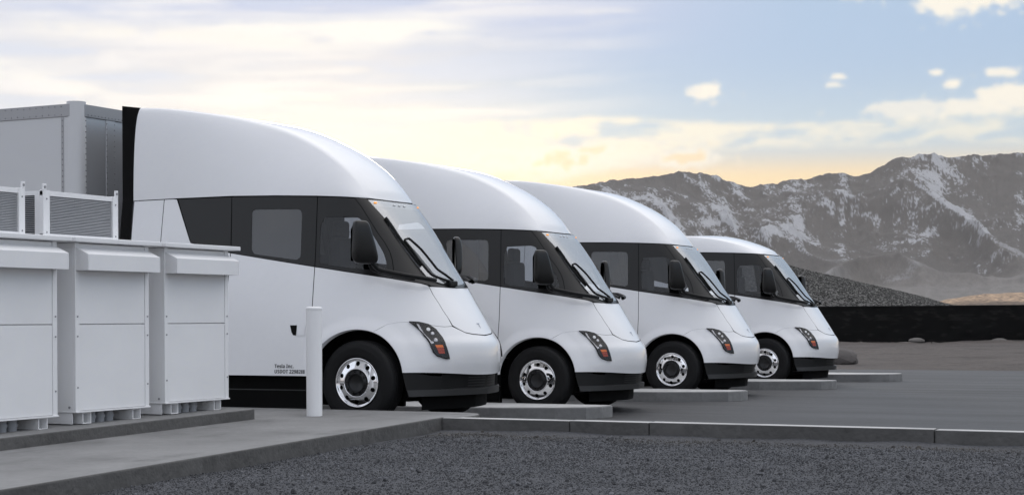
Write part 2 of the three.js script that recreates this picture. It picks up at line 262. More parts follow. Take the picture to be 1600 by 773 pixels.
{
  const px = (p) => (Math.atan((p - 800) / F) * 180) / Math.PI;
  const crest = [[-30, 150], [0, 175], [600, 200], [800, 205], [880, 207], [920, 214], [960, 217], [1000, 222], [1060, 229], [1085, 230], [1110, 226], [1140, 213], [1165, 204], [1195, 206], [1250, 214], [1290, 219], [1320, 224], [1335, 217], [1350, 219], [1375, 228], [1400, 240], [1420, 246], [1440, 250], [1465, 248], [1485, 243], [1510, 246], [1530, 247], [1550, 243], [1570, 245], [1590, 248], [1620, 246], [1700, 238], [1800, 215], [1900, 230], [2100, 190]].map(([p, h]) => [px(p), h]);
  const ridged = (x, z) => { let s = 0, a = 0.5, w = 1; for (let i = 0; i < 6; i++) { let n = 1 - Math.abs(2 * vnoise(x, z) - 1); n *= n * w; w = Math.min(1, n * 1.9); s += n * a; a *= 0.52; x = x * 2.02 + 31.4; z = z * 2.02 + 11.8; } return s; };
  const cols = { rock: [0.060, 0.053, 0.047], low: [0.135, 0.124, 0.114], snow: [0.66, 0.68, 0.72] };
  const field = (a, t, x, z, rad) => {
    const c = table(crest, a) + (fbm(a * 3.2, 4, 4) - 0.5) * 5;
    const s = Math.min(t / 0.66, 1), X = a * 112, R = rad * 0.42;      // metres across, metres outward (spurs run outward)
    const w1 = (fbm(X / 520 + 3, R / 700, 3) - 0.5) * 2.2, w2 = (fbm(X / 480 + 30, R / 520 + 8, 3) - 0.5) * 1.4;
    const rg = ridged(X / 560 + w1 * 0.5 + R / 1300, R / 620 + w2 * 0.5), rough = ridged(X / 120 + w1 + R / 240, R / 130 + w2 * 2);
    const g = s < 0.26 ? 0.20 * (s / 0.26) : 0.20 + 0.80 * Math.pow((s - 0.26) / 0.74, 1.05);
    const carve = Math.pow(Math.sin(Math.PI * Math.min(1, Math.max(0, (s - 0.24) / 0.76))), 0.75);
    let h = g * c + carve * 66 * (rg - 0.72) + carve * 7 * (rough - 0.6) - (s >= 1 ? (t - 0.66) * 500 : 0) + sstep(0.8, 1, s) * (6 * (rough - 0.75) + 3 * (fbm(X / 18, R / 40, 3) - 0.5));
    return [h, rg, rough, s, X, R];
  };
  const mat = std([1, 1, 1], 0.95, { vertexColors: true });
  polarLand('mountains', -22, 26, 1700, 2300, 7800, 380, (a, t, x, z, rad) => {
    const [h, rg, rough, s, X, R] = field(a, t, x, z, rad), [h2] = field(a + 0.35, t, x, z, rad);
    const slope = (h2 - h) / 16;                                     // below zero: a flank turned to the right
    const patch = fbm(X / 260 + 7, R / 190 + 3, 4), grain = 0.55 * fbm(X / 13, R / 16, 3) + 0.45 * hash(Math.floor(X / 4.2), Math.floor(R / 5) * 7 + 3), streaky = fbm(X / 50 + R / 45, R / 60 - X / 160, 4);
    let snow = sstep(0.30, 0.75, s) * 0.35 + sstep(-0.02, -0.45, slope) * 0.70 + (patch - 0.5) * 1.5 + (streaky - 0.5) * 1.3;
    snow = sstep(0.40, 0.76, snow - 0.20 + 0.22 * sstep(6.5, 2, a) + (grain - 0.5) * 1.7) * sstep(0.42, 0.58, s + (patch - 0.5) * 0.3);
    const k = 0.6 + 0.55 * fbm(X / 26, R / 26, 4) + 0.25 * hash(Math.floor(X / 5), Math.floor(R / 6) * 5 + 1), low = sstep(0.55, 0.2, s), c = cols.rock.map((v, i) => lerp(v, cols.low[i], low) * k);
    return [h * (rad / 2623), c.map((v, i) => lerp(v, cols.snow[i], snow * 0.46))];
  }, mat, 1);
  // dark scrub hill and the sunlit grass rise beyond it
  const hill = [[-20, 40], [700, 78], [1000, 96], [1150, 97], [1225, 82], [1260, 72], [1320, 58], [1400, 39], [1450, 27], [1480, 18], [1520, 9], [1600, 2], [1700, -4]].map(([p, h]) => [px(p), h]);
  const hillY = (a, t, x, z, rad) => (table(hill, a) * (rad / 2623)) * Math.pow(Math.min(1, t / 0.85), 0.72) * (t > 0.85 ? 1 - (t - 0.85) * 0.8 : 1) + EYE * Math.min(1, t * 3) - 0.1 * (1 - t) + (fbm(x / 14, z / 14, 4) - 0.5) * 0.5 * Math.min(1, t * 4);
  polarLand('hill', -20, 24, 420, 130, 420, 70, (a, t, x, z, rad) => { const k = 0.6 + 0.8 * fbm(x / 5, z / 5, 4); return [hillY(a, t, x, z, rad), [0.062 * k, 0.057 * k, 0.053 * k]]; }, mat);
  const r = rng(5), N = 110000, bush = new THREE.IcosahedronGeometry(1, 1), bp = bush.attributes.position;
  for (let i = 0; i < bp.count; i++) { const k = 0.75 + 0.5 * hash(Math.round(bp.getX(i) * 40), Math.round(bp.getY(i) * 40 + bp.getZ(i) * 77)); bp.setXYZ(i, bp.getX(i) * k, bp.getY(i) * k, bp.getZ(i) * k); }
  bush.computeVertexNormals();
  const im = new THREE.InstancedMesh(bush, std([1, 1, 1], 1), N), m = new THREE.Matrix4(), c = new THREE.Color(), qq = new THREE.Quaternion();
  for (let i = 0; i < N; i++) {
    const a = lerp(-4, 18, r()), t = Math.sqrt(r()) * 0.86, rad = lerp(130, 420, t), th = (a * Math.PI) / 180 - YAW, x = Math.sin(th) * rad, z = -Math.cos(th) * rad, s = 0.06 + 0.14 * r() * r();
    qq.setFromEuler(new THREE.Euler(0, r() * 6, 0));
    m.compose(new THREE.Vector3(x, hillY(a, t, x, z, rad) + s * 0.2, z), qq, new THREE.Vector3(s, s * 0.75, s)); im.setMatrixAt(i, m);
    const k = r() < 0.6 ? 0.02 + 0.03 * r() : 0.08 + 0.16 * r(); c.setRGB(k, k * 0.97, k * 0.9); im.setColorAt(i, c);
  }
  im.name = 'scrub'; im.castShadow = im.receiveShadow = true; im.userData = { label: 'low grey sagebrush scattered over the dark hill behind the fence', category: 'scrub', kind: 'stuff' }; scene.add(im);
  const gold = [[1380, 3], [1440, 14], [1480, 24], [1520, 30], [1570, 33.5], [1620, 34], [1750, 33], [1900, 20]].map(([p, h]) => [px(p), h]);
  polarLand('grass_rise', 12, 24, 260, 560, 900, 50, (a, t, x, z, rad) => { const k = (0.1 + 1.7 * fbm(x / 1.3, z / 6, 4)) * lerp(0.35, 1, sstep(0.45, 0.62, t + 0.25 * (fbm(x / 12, z / 30, 3) - 0.5))); return [table(gold, a) * (rad / 2623) * Math.pow(Math.min(1, t / 0.8), 0.9) + EYE + (fbm(x / 9, z / 9, 3) - 0.5) * 1.1, [0.33 * k, 0.225 * k, 0.14 * k]]; }, mat);
}

// ------------------------------------------------------------------ fence
{
  const zf = -91.8, top = 2.03, fence = thing('screen_fence', 'long low fence of black fabric screen standing on the dirt behind the pavement', 'fence', [0, 0, 0]);
  const clothTex = noiseTexture(256, (u, v) => { const d = sstep(0.52, 0.72, tile(u, v, 6, 10, 5, 51)); return tinted([0.0045 + 0.012 * d, 0.0044 + 0.011 * d, 0.0044 + 0.010 * d], 1); }), cloth = phys([1, 1, 1], 0.85, { specularIntensity: 0.3, map: clothTex }), post = phys([0.006, 0.006, 0.006], 0.6, { specularIntensity: 0.5 }), rail = post, W4 = 3.98;
  const r = rng(23);
  for (let i = -3; i < 11; i++) {
    const x1 = -12.0 - i * W4, x0 = x1 - W4 - 0.02, sd = r() * 50;
    const g = new THREE.PlaneGeometry(x1 - x0, 1, 40, 16), p = g.attributes.position;
    for (let k = 0; k < p.count; k++) { const u = p.getX(k) / (x1 - x0) + 0.5, v = p.getY(k) + 0.5, sag = 0.05 * Math.sin(u * Math.PI) * (1 - v); p.setXYZ(k, lerp(x0, x1, u), lerp(0.06 - sag * 0.3 + (fbm(u * 5 + sd, 2, 3) - 0.5) * 0.14, top - 0.02, v), zf + (fbm(u * 4 + sd, v * 2.5, 4) - 0.5) * 0.30 * Math.sin(Math.PI * u) + 0.03); }
    g.computeVertexNormals(); mesh('screen_panel', g, cloth, fence);
    mesh('post', new THREE.CylinderGeometry(0.03, 0.03, top + 0.1, 8).translate(x1 + 0.0, (top + 0.1) / 2 - 0.08, zf - 0.04), post, fence);
    mesh('rail', new THREE.CylinderGeometry(0.022, 0.022, W4, 8).rotateZ(Math.PI / 2).translate(x1 - W4 / 2, top, zf - 0.02), rail, fence);
  }
  const stone = (x, y, z, s, seed) => { const g = new THREE.IcosahedronGeometry(1, 3), p = g.attributes.position; for (let i = 0; i < p.count; i++) { const k = 0.8 + 0.45 * fbm(p.getX(i) * 1.6 + seed, p.getY(i) * 1.6 + p.getZ(i) * 1.3, 4); p.setXYZ(i, p.getX(i) * k * s[0], Math.max(-0.3, p.getY(i) * k) * s[1], p.getZ(i) * k * s[2]); } g.computeVertexNormals(); return g.translate(x, y, z); };
  const bagM = std([0.15, 0.14, 0.13], 1);
  [['pale sandbag weighing down the fence foot, left of the other one', -20.55, 3], ['pale sandbag weighing down the fence foot, nearest the right edge', -16.2, 9]].forEach(([l, x, s]) => tag(mesh('sandbag', stone(x, 0.13, -90.9, [0.42, 0.16, 0.25], s), bagM), l, 'sandbag', 'sandbags at the foot of the fence'));
  tag(mesh('boulder', stone(-14.0, 0.1, -51.6, [0.5, 0.34, 0.4], 4), std([0.11, 0.10, 0.095], 1)), 'low brown boulder on the dirt beside the pavement, by the farthest truck', 'boulder');
}

// ------------------------------------------------------------------ trucks: body surface
// x forward from the front axle, y up, z = half width to the right side
const XF = [[0.1, 1.10], [0.6, 1.160], [0.75, 1.184], [0.9, 1.180], [1.0, 1.155], [1.1, 1.086], [1.3, 0.954], [1.5, 0.816], [1.7, 0.678], [2.0, 0.449], [2.3, 0.236], [2.6, 0.006], [2.9, -0.257], [3.2, -0.53]];
const xf = (y) => table(XF, y);
const quad = (a, y) => { const t = (Math.min(Math.max(y, 0.2), 2.9) - 1.7) / 1.2; return a[0] + a[1] * t + (a[2] ?? 0) * t * t; };
const sec = (y) => ({ w: quad([1.264, -0.098, -0.002], y), l: Math.exp(quad([1.307, 0.471, -0.043], y)), p: Math.exp(quad([1.151, -0.397, 0.067], y)), q: Math.exp(quad([1.061, 0.694], y)) });
const AX = -0.05, AY = 0.56, AR = 0.615;                             // wheel arch
const flare = (x, y) => { const r = Math.hypot(x - AX, y - AY); return y > 0.3 ? 0.03 * sstep(0.17, 0, r - AR) : 0; };
function zOf(x, y) { const c = sec(y), t = Math.min(1, Math.max(0, (xf(y) - x) / c.l)); return c.w * Math.pow(Math.max(1 - Math.pow(1 - t, c.p), 0), 1 / c.q); }
function xOf(z, y) { const c = sec(y), k = Math.min(0.9999, Math.abs(z) / c.w); return xf(y) - c.l * (1 - Math.pow(1 - Math.pow(k, c.q), 1 / c.p)); }
const onSide = (x, y) => new THREE.Vector3(x, y, zOf(x, y) + flare(x, y)), onFront = (z, y) => { const x = xOf(z, y); return new THREE.Vector3(x, y, z + Math.sign(z) * flare(x, y)); };
function normalAt(f, a, y) {
  const e = 0.004, du = f(a + e, y).sub(f(a - e, y)), dv = f(a, y + e).sub(f(a, y - e)), n = du.cross(dv).normalize();
  return f === onSide ? n : n.negate();                              // outward
}
function at(f, a, y, off = 0) { const p = f(a, y); return off ? p.addScaledVector(normalAt(f, a, y), off) : p; }
function polyAt(pts, t) {
  let L = 0; const d = [0]; for (let i = 1; i < pts.length; i++) { L += Math.hypot(pts[i][0] - pts[i - 1][0], pts[i][1] - pts[i - 1][1]); d.push(L); }
  const s = t * L; let i = 1; while (i < pts.length - 1 && d[i] < s) i++;
  const k = d[i] > d[i - 1] ? (s - d[i - 1]) / (d[i] - d[i - 1]) : 0; return [lerp(pts[i - 1][0], pts[i][0], k), lerp(pts[i - 1][1], pts[i][1], k)];
}
function gridGeo(nu, nv, fn, flip) {                                  // fn(u, v) -> {p, n}
  const pos = [], nor = [], uv = [], idx = [];
  for (let j = 0; j <= nv; j++) for (let i = 0; i <= nu; i++) { const { p, n } = fn(i / nu, j / nv); pos.push(p.x, p.y, p.z); nor.push(n.x, n.y, n.z); uv.push(p.x + p.z, p.y); }
  for (let j = 0; j < nv; j++) for (let i = 0; i < nu; i++) { const a = j * (nu + 1) + i, b = a + nu + 1; if (flip) idx.push(a, b, a + 1, b, b + 1, a + 1); else idx.push(a, a + 1, b, b, a + 1, b + 1); }
  { let s = 0; const A = new THREE.Vector3(), B = new THREE.Vector3(), C = new THREE.Vector3(), v = (o, i, arr) => o.fromArray(arr, i * 3);   // winding follows the given normals
    for (let i = 0; i < idx.length; i += 3) { v(A, idx[i], pos); v(B, idx[i + 1], pos); v(C, idx[i + 2], pos); B.sub(A); C.sub(A); B.cross(C); v(A, idx[i], nor); s += Math.sign(B.dot(A)); }
    if (s < 0) for (let i = 0; i < idx.length; i += 3) { const t = idx[i]; idx[i] = idx[i + 1]; idx[i + 1] = t; } }
  const g = new THREE.BufferGeometry(); g.setAttribute('position', new THREE.Float32BufferAttribute(pos, 3)); g.setAttribute('normal', new THREE.Float32BufferAttribute(nor, 3)); g.setAttribute('uv', new THREE.Float32BufferAttribute(uv, 2)); g.setIndex(idx); return g;
}
function mirrored(g) { const m = g.clone(), p = m.attributes.position, n = m.attributes.normal; for (let i = 0; i < p.count; i++) { p.setZ(i, -p.getZ(i)); n.setZ(i, -n.getZ(i)); } if (m.index) { const a = m.index.array; for (let i = 0; i < a.length; i += 3) { const t = a[i]; a[i] = a[i + 1]; a[i + 1] = t; } } else for (const k of ['position', 'normal', 'uv']) { const b = m.attributes[k], s = b.itemSize, a = b.array; for (let i = 0; i < b.count; i += 3) for (let c = 0; c < s; c++) { const q = a[i * s + c]; a[i * s + c] = a[(i + 1) * s + c]; a[(i + 1) * s + c] = q; } } return m; }
// Coons patch between four polylines given on the surface
function coons(f, bottom, top, left, right, nu, nv, off = 0, flip = false) {
  return gridGeo(nu, nv, (u, v) => {
    const B = polyAt(bottom, u), T = polyAt(top, u), L = polyAt(left ?? [bottom[0], top[0]], v), R = polyAt(right ?? [bottom.at(-1), top.at(-1)], v), q = [0, 1].map((k) => (1 - v) * B[k] + v * T[k] + (1 - u) * L[k] + u * R[k] - ((1 - u) * (1 - v) * bottom[0][k] + u * (1 - v) * bottom.at(-1)[k] + (1 - u) * v * top[0][k] + u * v * top.at(-1)[k]));
    return { p: at(f, q[0], q[1], off), n: normalAt(f, q[0], q[1]) };
  }, flip);
}
function loop(pts, per, round = 0) {                                  // closed polyline, corners optionally rounded, resampled evenly by edge
  let P = pts;
  if (round) { P = []; pts.forEach((b, i) => { const a = pts.at(i - 1), c = pts[(i + 1) % pts.length], k = (d) => { const L = Math.hypot(d[0] - b[0], d[1] - b[1]), t = Math.min(0.45, round / L); return [lerp(b[0], d[0], t), lerp(b[1], d[1], t)]; }, s = k(a), e = k(c); for (let j = 0; j <= 4; j++) { const t = j / 4; P.push([(1 - t) ** 2 * s[0] + 2 * t * (1 - t) * b[0] + t * t * e[0], (1 - t) ** 2 * s[1] + 2 * t * (1 - t) * b[1] + t * t * e[1]]); } }); }
  const out = []; P.forEach((b, i) => { const c = P[(i + 1) % P.length]; for (let j = 0; j < per; j++) out.push([lerp(b[0], c[0], j / per), lerp(b[1], c[1], j / per)]); }); return out;
}
function resample(pts, n, start) { const c = [...pts, pts[0]], out = []; for (let i = 0; i < n; i++) out.push(polyAt(c, i / n)); return out; }
function byAngle(pts, centre, n) {                                    // points of a closed loop at n even angles round its centre
  const out = [];
  for (let i = 0; i < n; i++) {
    const th = (i / n) * Math.PI * 2, d = [Math.cos(th), Math.sin(th)]; let best = 0;
    for (let k = 0; k < pts.length; k++) {
      const a = pts[k], b = pts[(k + 1) % pts.length], ex = b[0] - a[0], ey = b[1] - a[1], ax = a[0] - centre[0], ay = a[1] - centre[1], det = d[0] * -ey + ex * d[1];
      if (Math.abs(det) < 1e-9) continue;
      const s = (ax * -ey + ex * ay) / det, t = (d[0] * ay - d[1] * ax) / det; if (t >= -1e-6 && t <= 1 + 1e-6 && s > best) best = s;
    }
    out.push([centre[0] + d[0] * best, centre[1] + d[1] * best]);
  }
  return out;
}
function ring(f, outer, inner, n, steps, off = 0, centre) {           // band between two loops; inner may be null (filled)
  const c = centre ?? (inner ?? outer).reduce((s, p) => [s[0] + p[0] / (inner ?? outer).length, s[1] + p[1] / (inner ?? outer).length], [0, 0]);
  const O = cornered(outer, c, n), I = inner ? O.map((o) => toward(inner, c, o)) : O.map(() => c);
  return gridGeo(O.length, steps, (u, v) => { const i = Math.round(u * O.length) % O.length, a = lerp(O[i][0], I[i][0], v * (inner ? 1 : 0.999)), y = lerp(O[i][1], I[i][1], v * (inner ? 1 : 0.999)); return { p: at(f, a, y, off), n: normalAt(f, a, y) }; }, area(outer) < 0);
}
const area = (p) => p.reduce((s, a, i) => { const b = p[(i + 1) % p.length]; return s + a[0] * b[1] - b[0] * a[1]; }, 0);
function cornered(pts, c, n) { const per = Math.max(2, Math.round(n / pts.length)), out = []; pts.forEach((a, i) => { const b = pts[(i + 1) % pts.length]; for (let j = 0; j < per; j++) out.push([lerp(a[0], b[0], j / per), lerp(a[1], b[1], j / per)]); }); return out; }
function toward(pts, c, o) { const th = [o[0] - c[0], o[1] - c[1]]; let best = 1e9; for (let k = 0; k < pts.length; k++) { const a = pts[k], b = pts[(k + 1) % pts.length], ex = b[0] - a[0], ey = b[1] - a[1], ax = a[0] - c[0], ay = a[1] - c[1], det = th[0] * -ey + ex * th[1]; if (Math.abs(det) < 1e-12) continue; const s = (ax * -ey + ex * ay) / det, t = (th[0] * ay - th[1] * ax) / det; if (t >= -1e-6 && t <= 1 + 1e-6 && s > 0 && s < best) best = s; } if (best > 1e8) best = 0; return [c[0] + th[0] * best, c[1] + th[1] * best]; }

// ------------------------------------------------------------------ truck materials
const dustTex = noiseTexture(512, (u, v) => { const k = 0.955 + 0.05 * tile(u, v, 5, 4, 5, 17) + 0.03 * (tile(u, v, 50, 50, 3, 5) - 0.5); return tinted([0.80, 0.80, 0.81], k); });
const T = {
  white: phys([1, 1, 1], 0.42, { map: rep(dustTex, 0.4), clearcoat: 1, clearcoatRoughness: 0.07 }),
  black: phys([0.007, 0.0066, 0.0062], 0.3, { specularIntensity: 0.8, clearcoat: 0.0 }),
  matte: phys([0.006, 0.006, 0.006], 0.5, { specularIntensity: 0.5 }),
  dark: phys([0.003, 0.003, 0.003], 0.8, { specularIntensity: 0.3 }),
  liner: std([0.02, 0.02, 0.02], 0.9),
  glass: phys([0.93, 0.95, 0.96], 0.02, { transmission: 1, thickness: 0, ior: 1.55 }),
  tint: phys([0.45, 0.47, 0.50], 0.02, { transmission: 1, thickness: 0, ior: 1.9 }),
  screen: phys([0.88, 0.90, 0.92], 0.05, { transmission: 1, thickness: 0, ior: 2.33, metalness: 0.3 }),
  clear: phys([0.97, 0.97, 0.97], 0.02, { transmission: 1, thickness: 0, ior: 1.5 }),
  chrome: std([0.92, 0.92, 0.93], 0.06, { metalness: 1 }),
  satin: std([0.5, 0.5, 0.52], 0.3, { metalness: 1 }),
  rubber: phys([0.008, 0.008, 0.0085], 0.7, { specularIntensity: 0.5 }),
  amber: phys([0.80, 0.17, 0.015], 0.35, { specularIntensity: 0.4 }),
  red: phys([0.42, 0.045, 0.012], 0.3, { specularIntensity: 0.4 }),
  amberGlow: std([0.9, 0.35, 0.06], 0.3, { emissive: lin(1, 0.38, 0.05), emissiveIntensity: 0.8 }),
  lensWhite: phys([0.85, 0.85, 0.85], 0.1, { clearcoat: 1 }),
  mirror: std([0.9, 0.9, 0.9], 0.02, { metalness: 1 }),
  seat: std([0.022, 0.022, 0.024], 0.85),
  cabin: std([0.30, 0.30, 0.305], 0.9),
  ink: std([0.03, 0.03, 0.033], 0.7),
};
const font = await new FontLoader().loadAsync('fonts/droid/droid_sans_bold.typeface.json');

// ------------------------------------------------------------------ wheels (axis along z, outer face at z = 0)
function wheelParts(parent, x, z, side) {
  const g = new THREE.Group(); g.name = 'wheel'; g.position.set(x, 0.518, z); if (side < 0) g.rotation.y = Math.PI; parent.add(g);
  const V = (r, y) => new THREE.Vector2(r, y), lathe = (pts, n) => new THREE.LatheGeometry(pts.map(([r, y]) => V(r, y)), n).rotateX(Math.PI / 2);
  const tyre = [lathe([[0.29, -0.27], [0.34, -0.30], [0.43, -0.305], [0.49, -0.29], [0.512, -0.26], [0.518, -0.2], [0.518, -0.08], [0.513, -0.025], [0.497, 0.002], [0.47, 0.014], [0.43, 0.02], [0.424, 0.0235], [0.416, 0.0205], [0.37, 0.018], [0.335, 0.012], [0.322, 0.004], [0.315, -0.01], [0.305, -0.03]], 72)];
  for (let k = 0; k < 4; k++) tyre.push(new THREE.TorusGeometry(0.518, 0.004, 6, 72).translate(0, 0, -0.06 - k * 0.055));
  mesh('tyre', tyre, T.rubber, g);
  const rim = [lathe([[0.300, -0.03], [0.309, -0.004], [0.306, 0.006], [0.297, 0.008], [0.288, 0.002], [0.283, -0.012], [0.281, -0.022], [0.272, -0.022]], 72), lathe([[0.305, -0.03], [0.29, -0.12], [0.28, -0.27]], 48)];
  const disc = new THREE.Shape(); disc.absarc(0, 0, 0.284, 0, Math.PI * 2);
  for (let k = 0; k < 10; k++) { const t = ((k + 0.42) / 10) * Math.PI * 2, h = new THREE.Path(); h.absarc(Math.cos(t) * 0.236, Math.sin(t) * 0.236, 0.030, 0, Math.PI * 2, true); disc.holes.push(h); }
  const hub0 = new THREE.Path(); hub0.absarc(0, 0, 0.17, 0, Math.PI * 2, true); disc.holes.push(hub0);
  const dg = new THREE.ExtrudeGeometry(disc, { depth: 0.008, bevelEnabled: true, bevelSize: 0.003, bevelThickness: 0.003, bevelSegments: 2, curveSegments: 40 }); const dp = dg.attributes.position;
  for (let i = 0; i < dp.count; i++) { const r = Math.hypot(dp.getX(i), dp.getY(i)); dp.setZ(i, dp.getZ(i) - 0.034 + 0.62 * (0.0807 - r * r)); }
  dg.computeVertexNormals(); { const n = dg.attributes.normal, v = new THREE.Vector3(); for (let i = 0; i < n.count; i++) if (n.getZ(i) > 0.75) { const x = dp.getX(i), y = dp.getY(i); v.set(1.24 * x, 1.24 * y, 1).normalize(); n.setXYZ(i, v.x, v.y, v.z); } }
  rim.push(dg, lathe([[0.18, 0.006], [0.179, 0.016], [0.171, 0.021], [0.163, 0.012], [0.163, -0.02]], 60));
  const rm = mesh('rim', rim, T.chrome, g);
  const hub = [lathe([[0.166, 0.008], [0.158, 0.0], [0.125, 0.002], [0.12, 0.03], [0.114, 0.036], [0.108, 0.03], [0.106, -0.02], [0.0, -0.03]], 48)];
  mesh('hub', hub, std([0.02, 0.02, 0.021], 0.35, { metalness: 0.3 }), g);
  const nuts = []; for (let k = 0; k < 10; k++) { const t = ((k + 0.9) / 10) * Math.PI * 2; nuts.push(new THREE.CylinderGeometry(0.013, 0.016, 0.035, 6).rotateX(Math.PI / 2).translate(Math.cos(t) * 0.142, Math.sin(t) * 0.142, 0.012)); }
  nuts.forEach((n) => mesh('wheel_nut', n, std([0.03, 0.03, 0.03], 0.4, { metalness: 0.5 }), g));
  mesh('brake_drum', new THREE.CylinderGeometry(0.21, 0.21, 0.2, 32).rotateX(Math.PI / 2).translate(0, 0, -0.16), T.dark, g);
  mesh('wheel_disc', new THREE.CylinderGeometry(0.27, 0.27, 0.012, 32).rotateX(Math.PI / 2).translate(0, 0, -0.07), T.dark, g);
  return g;
}

// ------------------------------------------------------------------ truck
const BELT = [[-2.59, 2.304], [-1.954, 2.155], [-0.743, 1.961], [-0.049, 1.849], [0.225, 1.803], [0.51, 1.744], [0.60, 1.705]];
const belt = (x) => polyYat(BELT, x);
function polyYat(p, x) { if (x <= p[0][0]) return p[0][1] + ((p[1][1] - p[0][1]) / (p[1][0] - p[0][0])) * (x - p[0][0]); for (let i = 1; i < p.length; i++) if (x <= p[i][0]) return lerp(p[i - 1][1], p[i][1], (x - p[i - 1][0]) / (p[i][0] - p[i - 1][0])); return p.at(-1)[1]; }
const SEAM = [[-3.56, 2.884], [-2.86, 2.893], [-2.03, 2.897], [-1.4, 2.885], [-0.82, 2.866], [-0.474, 2.849], [-0.27, 2.835]];
const seam = (x) => polyYat(SEAM, x);
const along = (x0, x1, n, f) => Array.from({ length: n + 1 }, (_, i) => { const x = lerp(x0, x1, i / n); return [x, f(x)]; });
const GAP = 0.005;

function makeTruck(k, label, lowRoof) {
  const t = thing('semi_truck', label, 'truck', [trucks[k][0], trucks[k][1], trucks[k][2] - 1.33], 'white semi trucks parked side by side');
  const sides = [1, -1], both = (name, list, m, parent = t) => { const g = Array.isArray(list) ? joined(list) : list, a = mesh(name, g, m, parent), b = mesh(name, mirrored(g), m, parent); return [a, b]; };
  // --- lower body
  const arcFrom = (a0, a1, n) => Array.from({ length: n + 1 }, (_, i) => { const th = lerp(a0, a1, i / n); return [AX + Math.cos(th) * AR, AY + Math.sin(th) * AR]; });
  const thFoot = Math.asin((0.60 - AY) / AR), thTop = Math.acos((0.15 - AX) / AR), footF = [AX + Math.cos(Math.asin((0.645 - AY) / AR)) * AR, 0.645];
  both('rear_side_panel', coons(onSide, [[-3.55, 0.595], [-3.07 - GAP, 0.595]], [[-3.55, 2.878], [-3.07 - GAP, 2.884]], null, null, 6, 30), T.white);
  both('side_panel', coons(onSide, along(-3.07 + GAP, -1.965 - GAP, 10, () => 0.595), [[-3.07 + GAP, 2.884], [-2.875, 2.886], ...along(-2.60, -1.965 - GAP, 6, (x) => belt(x) - 0.004)], [[-3.07 + GAP, 0.595], [-3.07 + GAP, 2.884]], [[-1.965 - GAP, 0.595], [-1.965 - GAP, belt(-1.965) - 0.004]], 30, 30), T.white);
  both('rear_quarter_panel', coons(onSide, along(-2.59, -1.965 - GAP, 6, (x) => belt(x) + 0.004), along(-2.85, -2.03 - GAP, 6, (x) => seam(x) - 0.012), null, null, 10, 12), T.black);
  const doorGeo = coons(onSide, along(-1.965 + GAP, -0.672 - GAP, 8, () => 0.598), along(-1.965 + GAP, -0.745 - GAP, 8, (x) => belt(x) - 0.004), null, [[-0.672 - GAP, 0.598], [-0.70 - GAP, 1.45], [-0.745 - GAP, belt(-0.745) - 0.004]], 30, 30);
  const doors = both('door', doorGeo, T.white);
  const doorOuter = [[-1.96 + GAP, 2.155 + 0.004], [-0.745 - GAP, 1.961 + 0.006], [-0.82 - GAP, seam(-0.82) - 0.012], [-1.4, seam(-1.4) - 0.012], [-2.03 + GAP, seam(-2.03) - 0.012]];
  const doorWin = loop([[-1.655, 2.142], [-0.951, 2.045], [-1.008, 2.70], [-1.715, 2.715]], 1, 0.07);
  const dTrim = ring(onSide, doorOuter, doorWin, 60, 5, 0, [-1.33, 2.42]), dPane = ring(onSide, doorWin, null, 40, 5, -0.004, [-1.33, 2.42]);
  [dTrim, mirrored(dTrim)].forEach((g, i) => mesh('door_trim', g, T.black, doors[i])); [dPane, mirrored(dPane)].forEach((g, i) => mesh('window', g, T.tint, doors[i]));
  // flush handle: dark pocket and white paddle outline
  doors.forEach((d, i) => {
    const mk = (g) => (i ? mirrored(g) : g);
    mesh('handle_pocket', mk(ring(onSide, [[-0.985, 1.228], [-0.885, 1.228], [-0.885, 1.10], [-0.93, 1.104], [-0.955, 1.14]], null, 20, 2, 0.004)), T.dark, d);
    mesh('handle', mk(ring(onSide, [[-0.878, 1.228], [-0.765, 1.228], [-0.765, 1.10], [-0.878, 1.10]], null, 16, 2, 0.008)), T.white, d);
  });
  const hoodEdge = [[0.588, 1.70], [0.651, 1.596], [0.716, 1.502], [0.784, 1.399], [0.846, 1.312], [0.905, 1.215]].map(([x, y]) => [x - 0.006, y]);
  const seamL = [[0.15, 1.142], [0.287, 1.236], [0.394, 1.258], [0.513, 1.262]], seamTop = [...seamL, [0.607, 1.254], [0.706, 1.230], [0.77, 1.212], [0.847, 1.200], [0.903, 1.206]];
  const fBottom = [[-0.745 + GAP, 0.60], ...arcFrom(Math.PI - thFoot, thTop, 40), ...seamTop.slice(1)].map(([x, y], i, a) => [x, y]);
  // fender behind and over the arch, then forward to the bonnet line
  const arcUp = arcFrom(Math.PI - thFoot, thTop, 30);
  both('fender', [
    coons(onSide, [[-0.672 + GAP, 0.60], arcUp[0]], [[-0.745 + GAP, 1.955], [-0.66, belt(-0.66) - 0.004]], [[-0.672 + GAP, 0.60], [-0.70 + GAP, 1.45], [-0.745 + GAP, 1.955]], null, 3, 40),
    coons(onSide, arcUp, along(-0.66, 0.2, 14, (x) => belt(x) - 0.004), null, null, 44, 24),
    coons(onSide, seamTop.map(([x, y]) => [x, y + 0.003]), [...along(0.2, 0.57, 6, (x) => belt(x) - 0.004), ...hoodEdge], [arcUp.at(-1), [0.2, belt(0.2) - 0.004]], [[0.903, 1.209], [0.899, 1.215]], 60, 26),
  ], T.white);
  // bumper cover in front of the arch, one piece round the nose
  const arcF = arcFrom(Math.asin((0.645 - AY) / AR), thTop, 20).map(([x, y]) => [zOf(x, y), y]);
  const bb = (z) => lerp(0.598, 0.645, sstep(0.1, 1.1, z));
  const zs = (pts) => pts.map(([x, y]) => [zOf(x, y), y]);
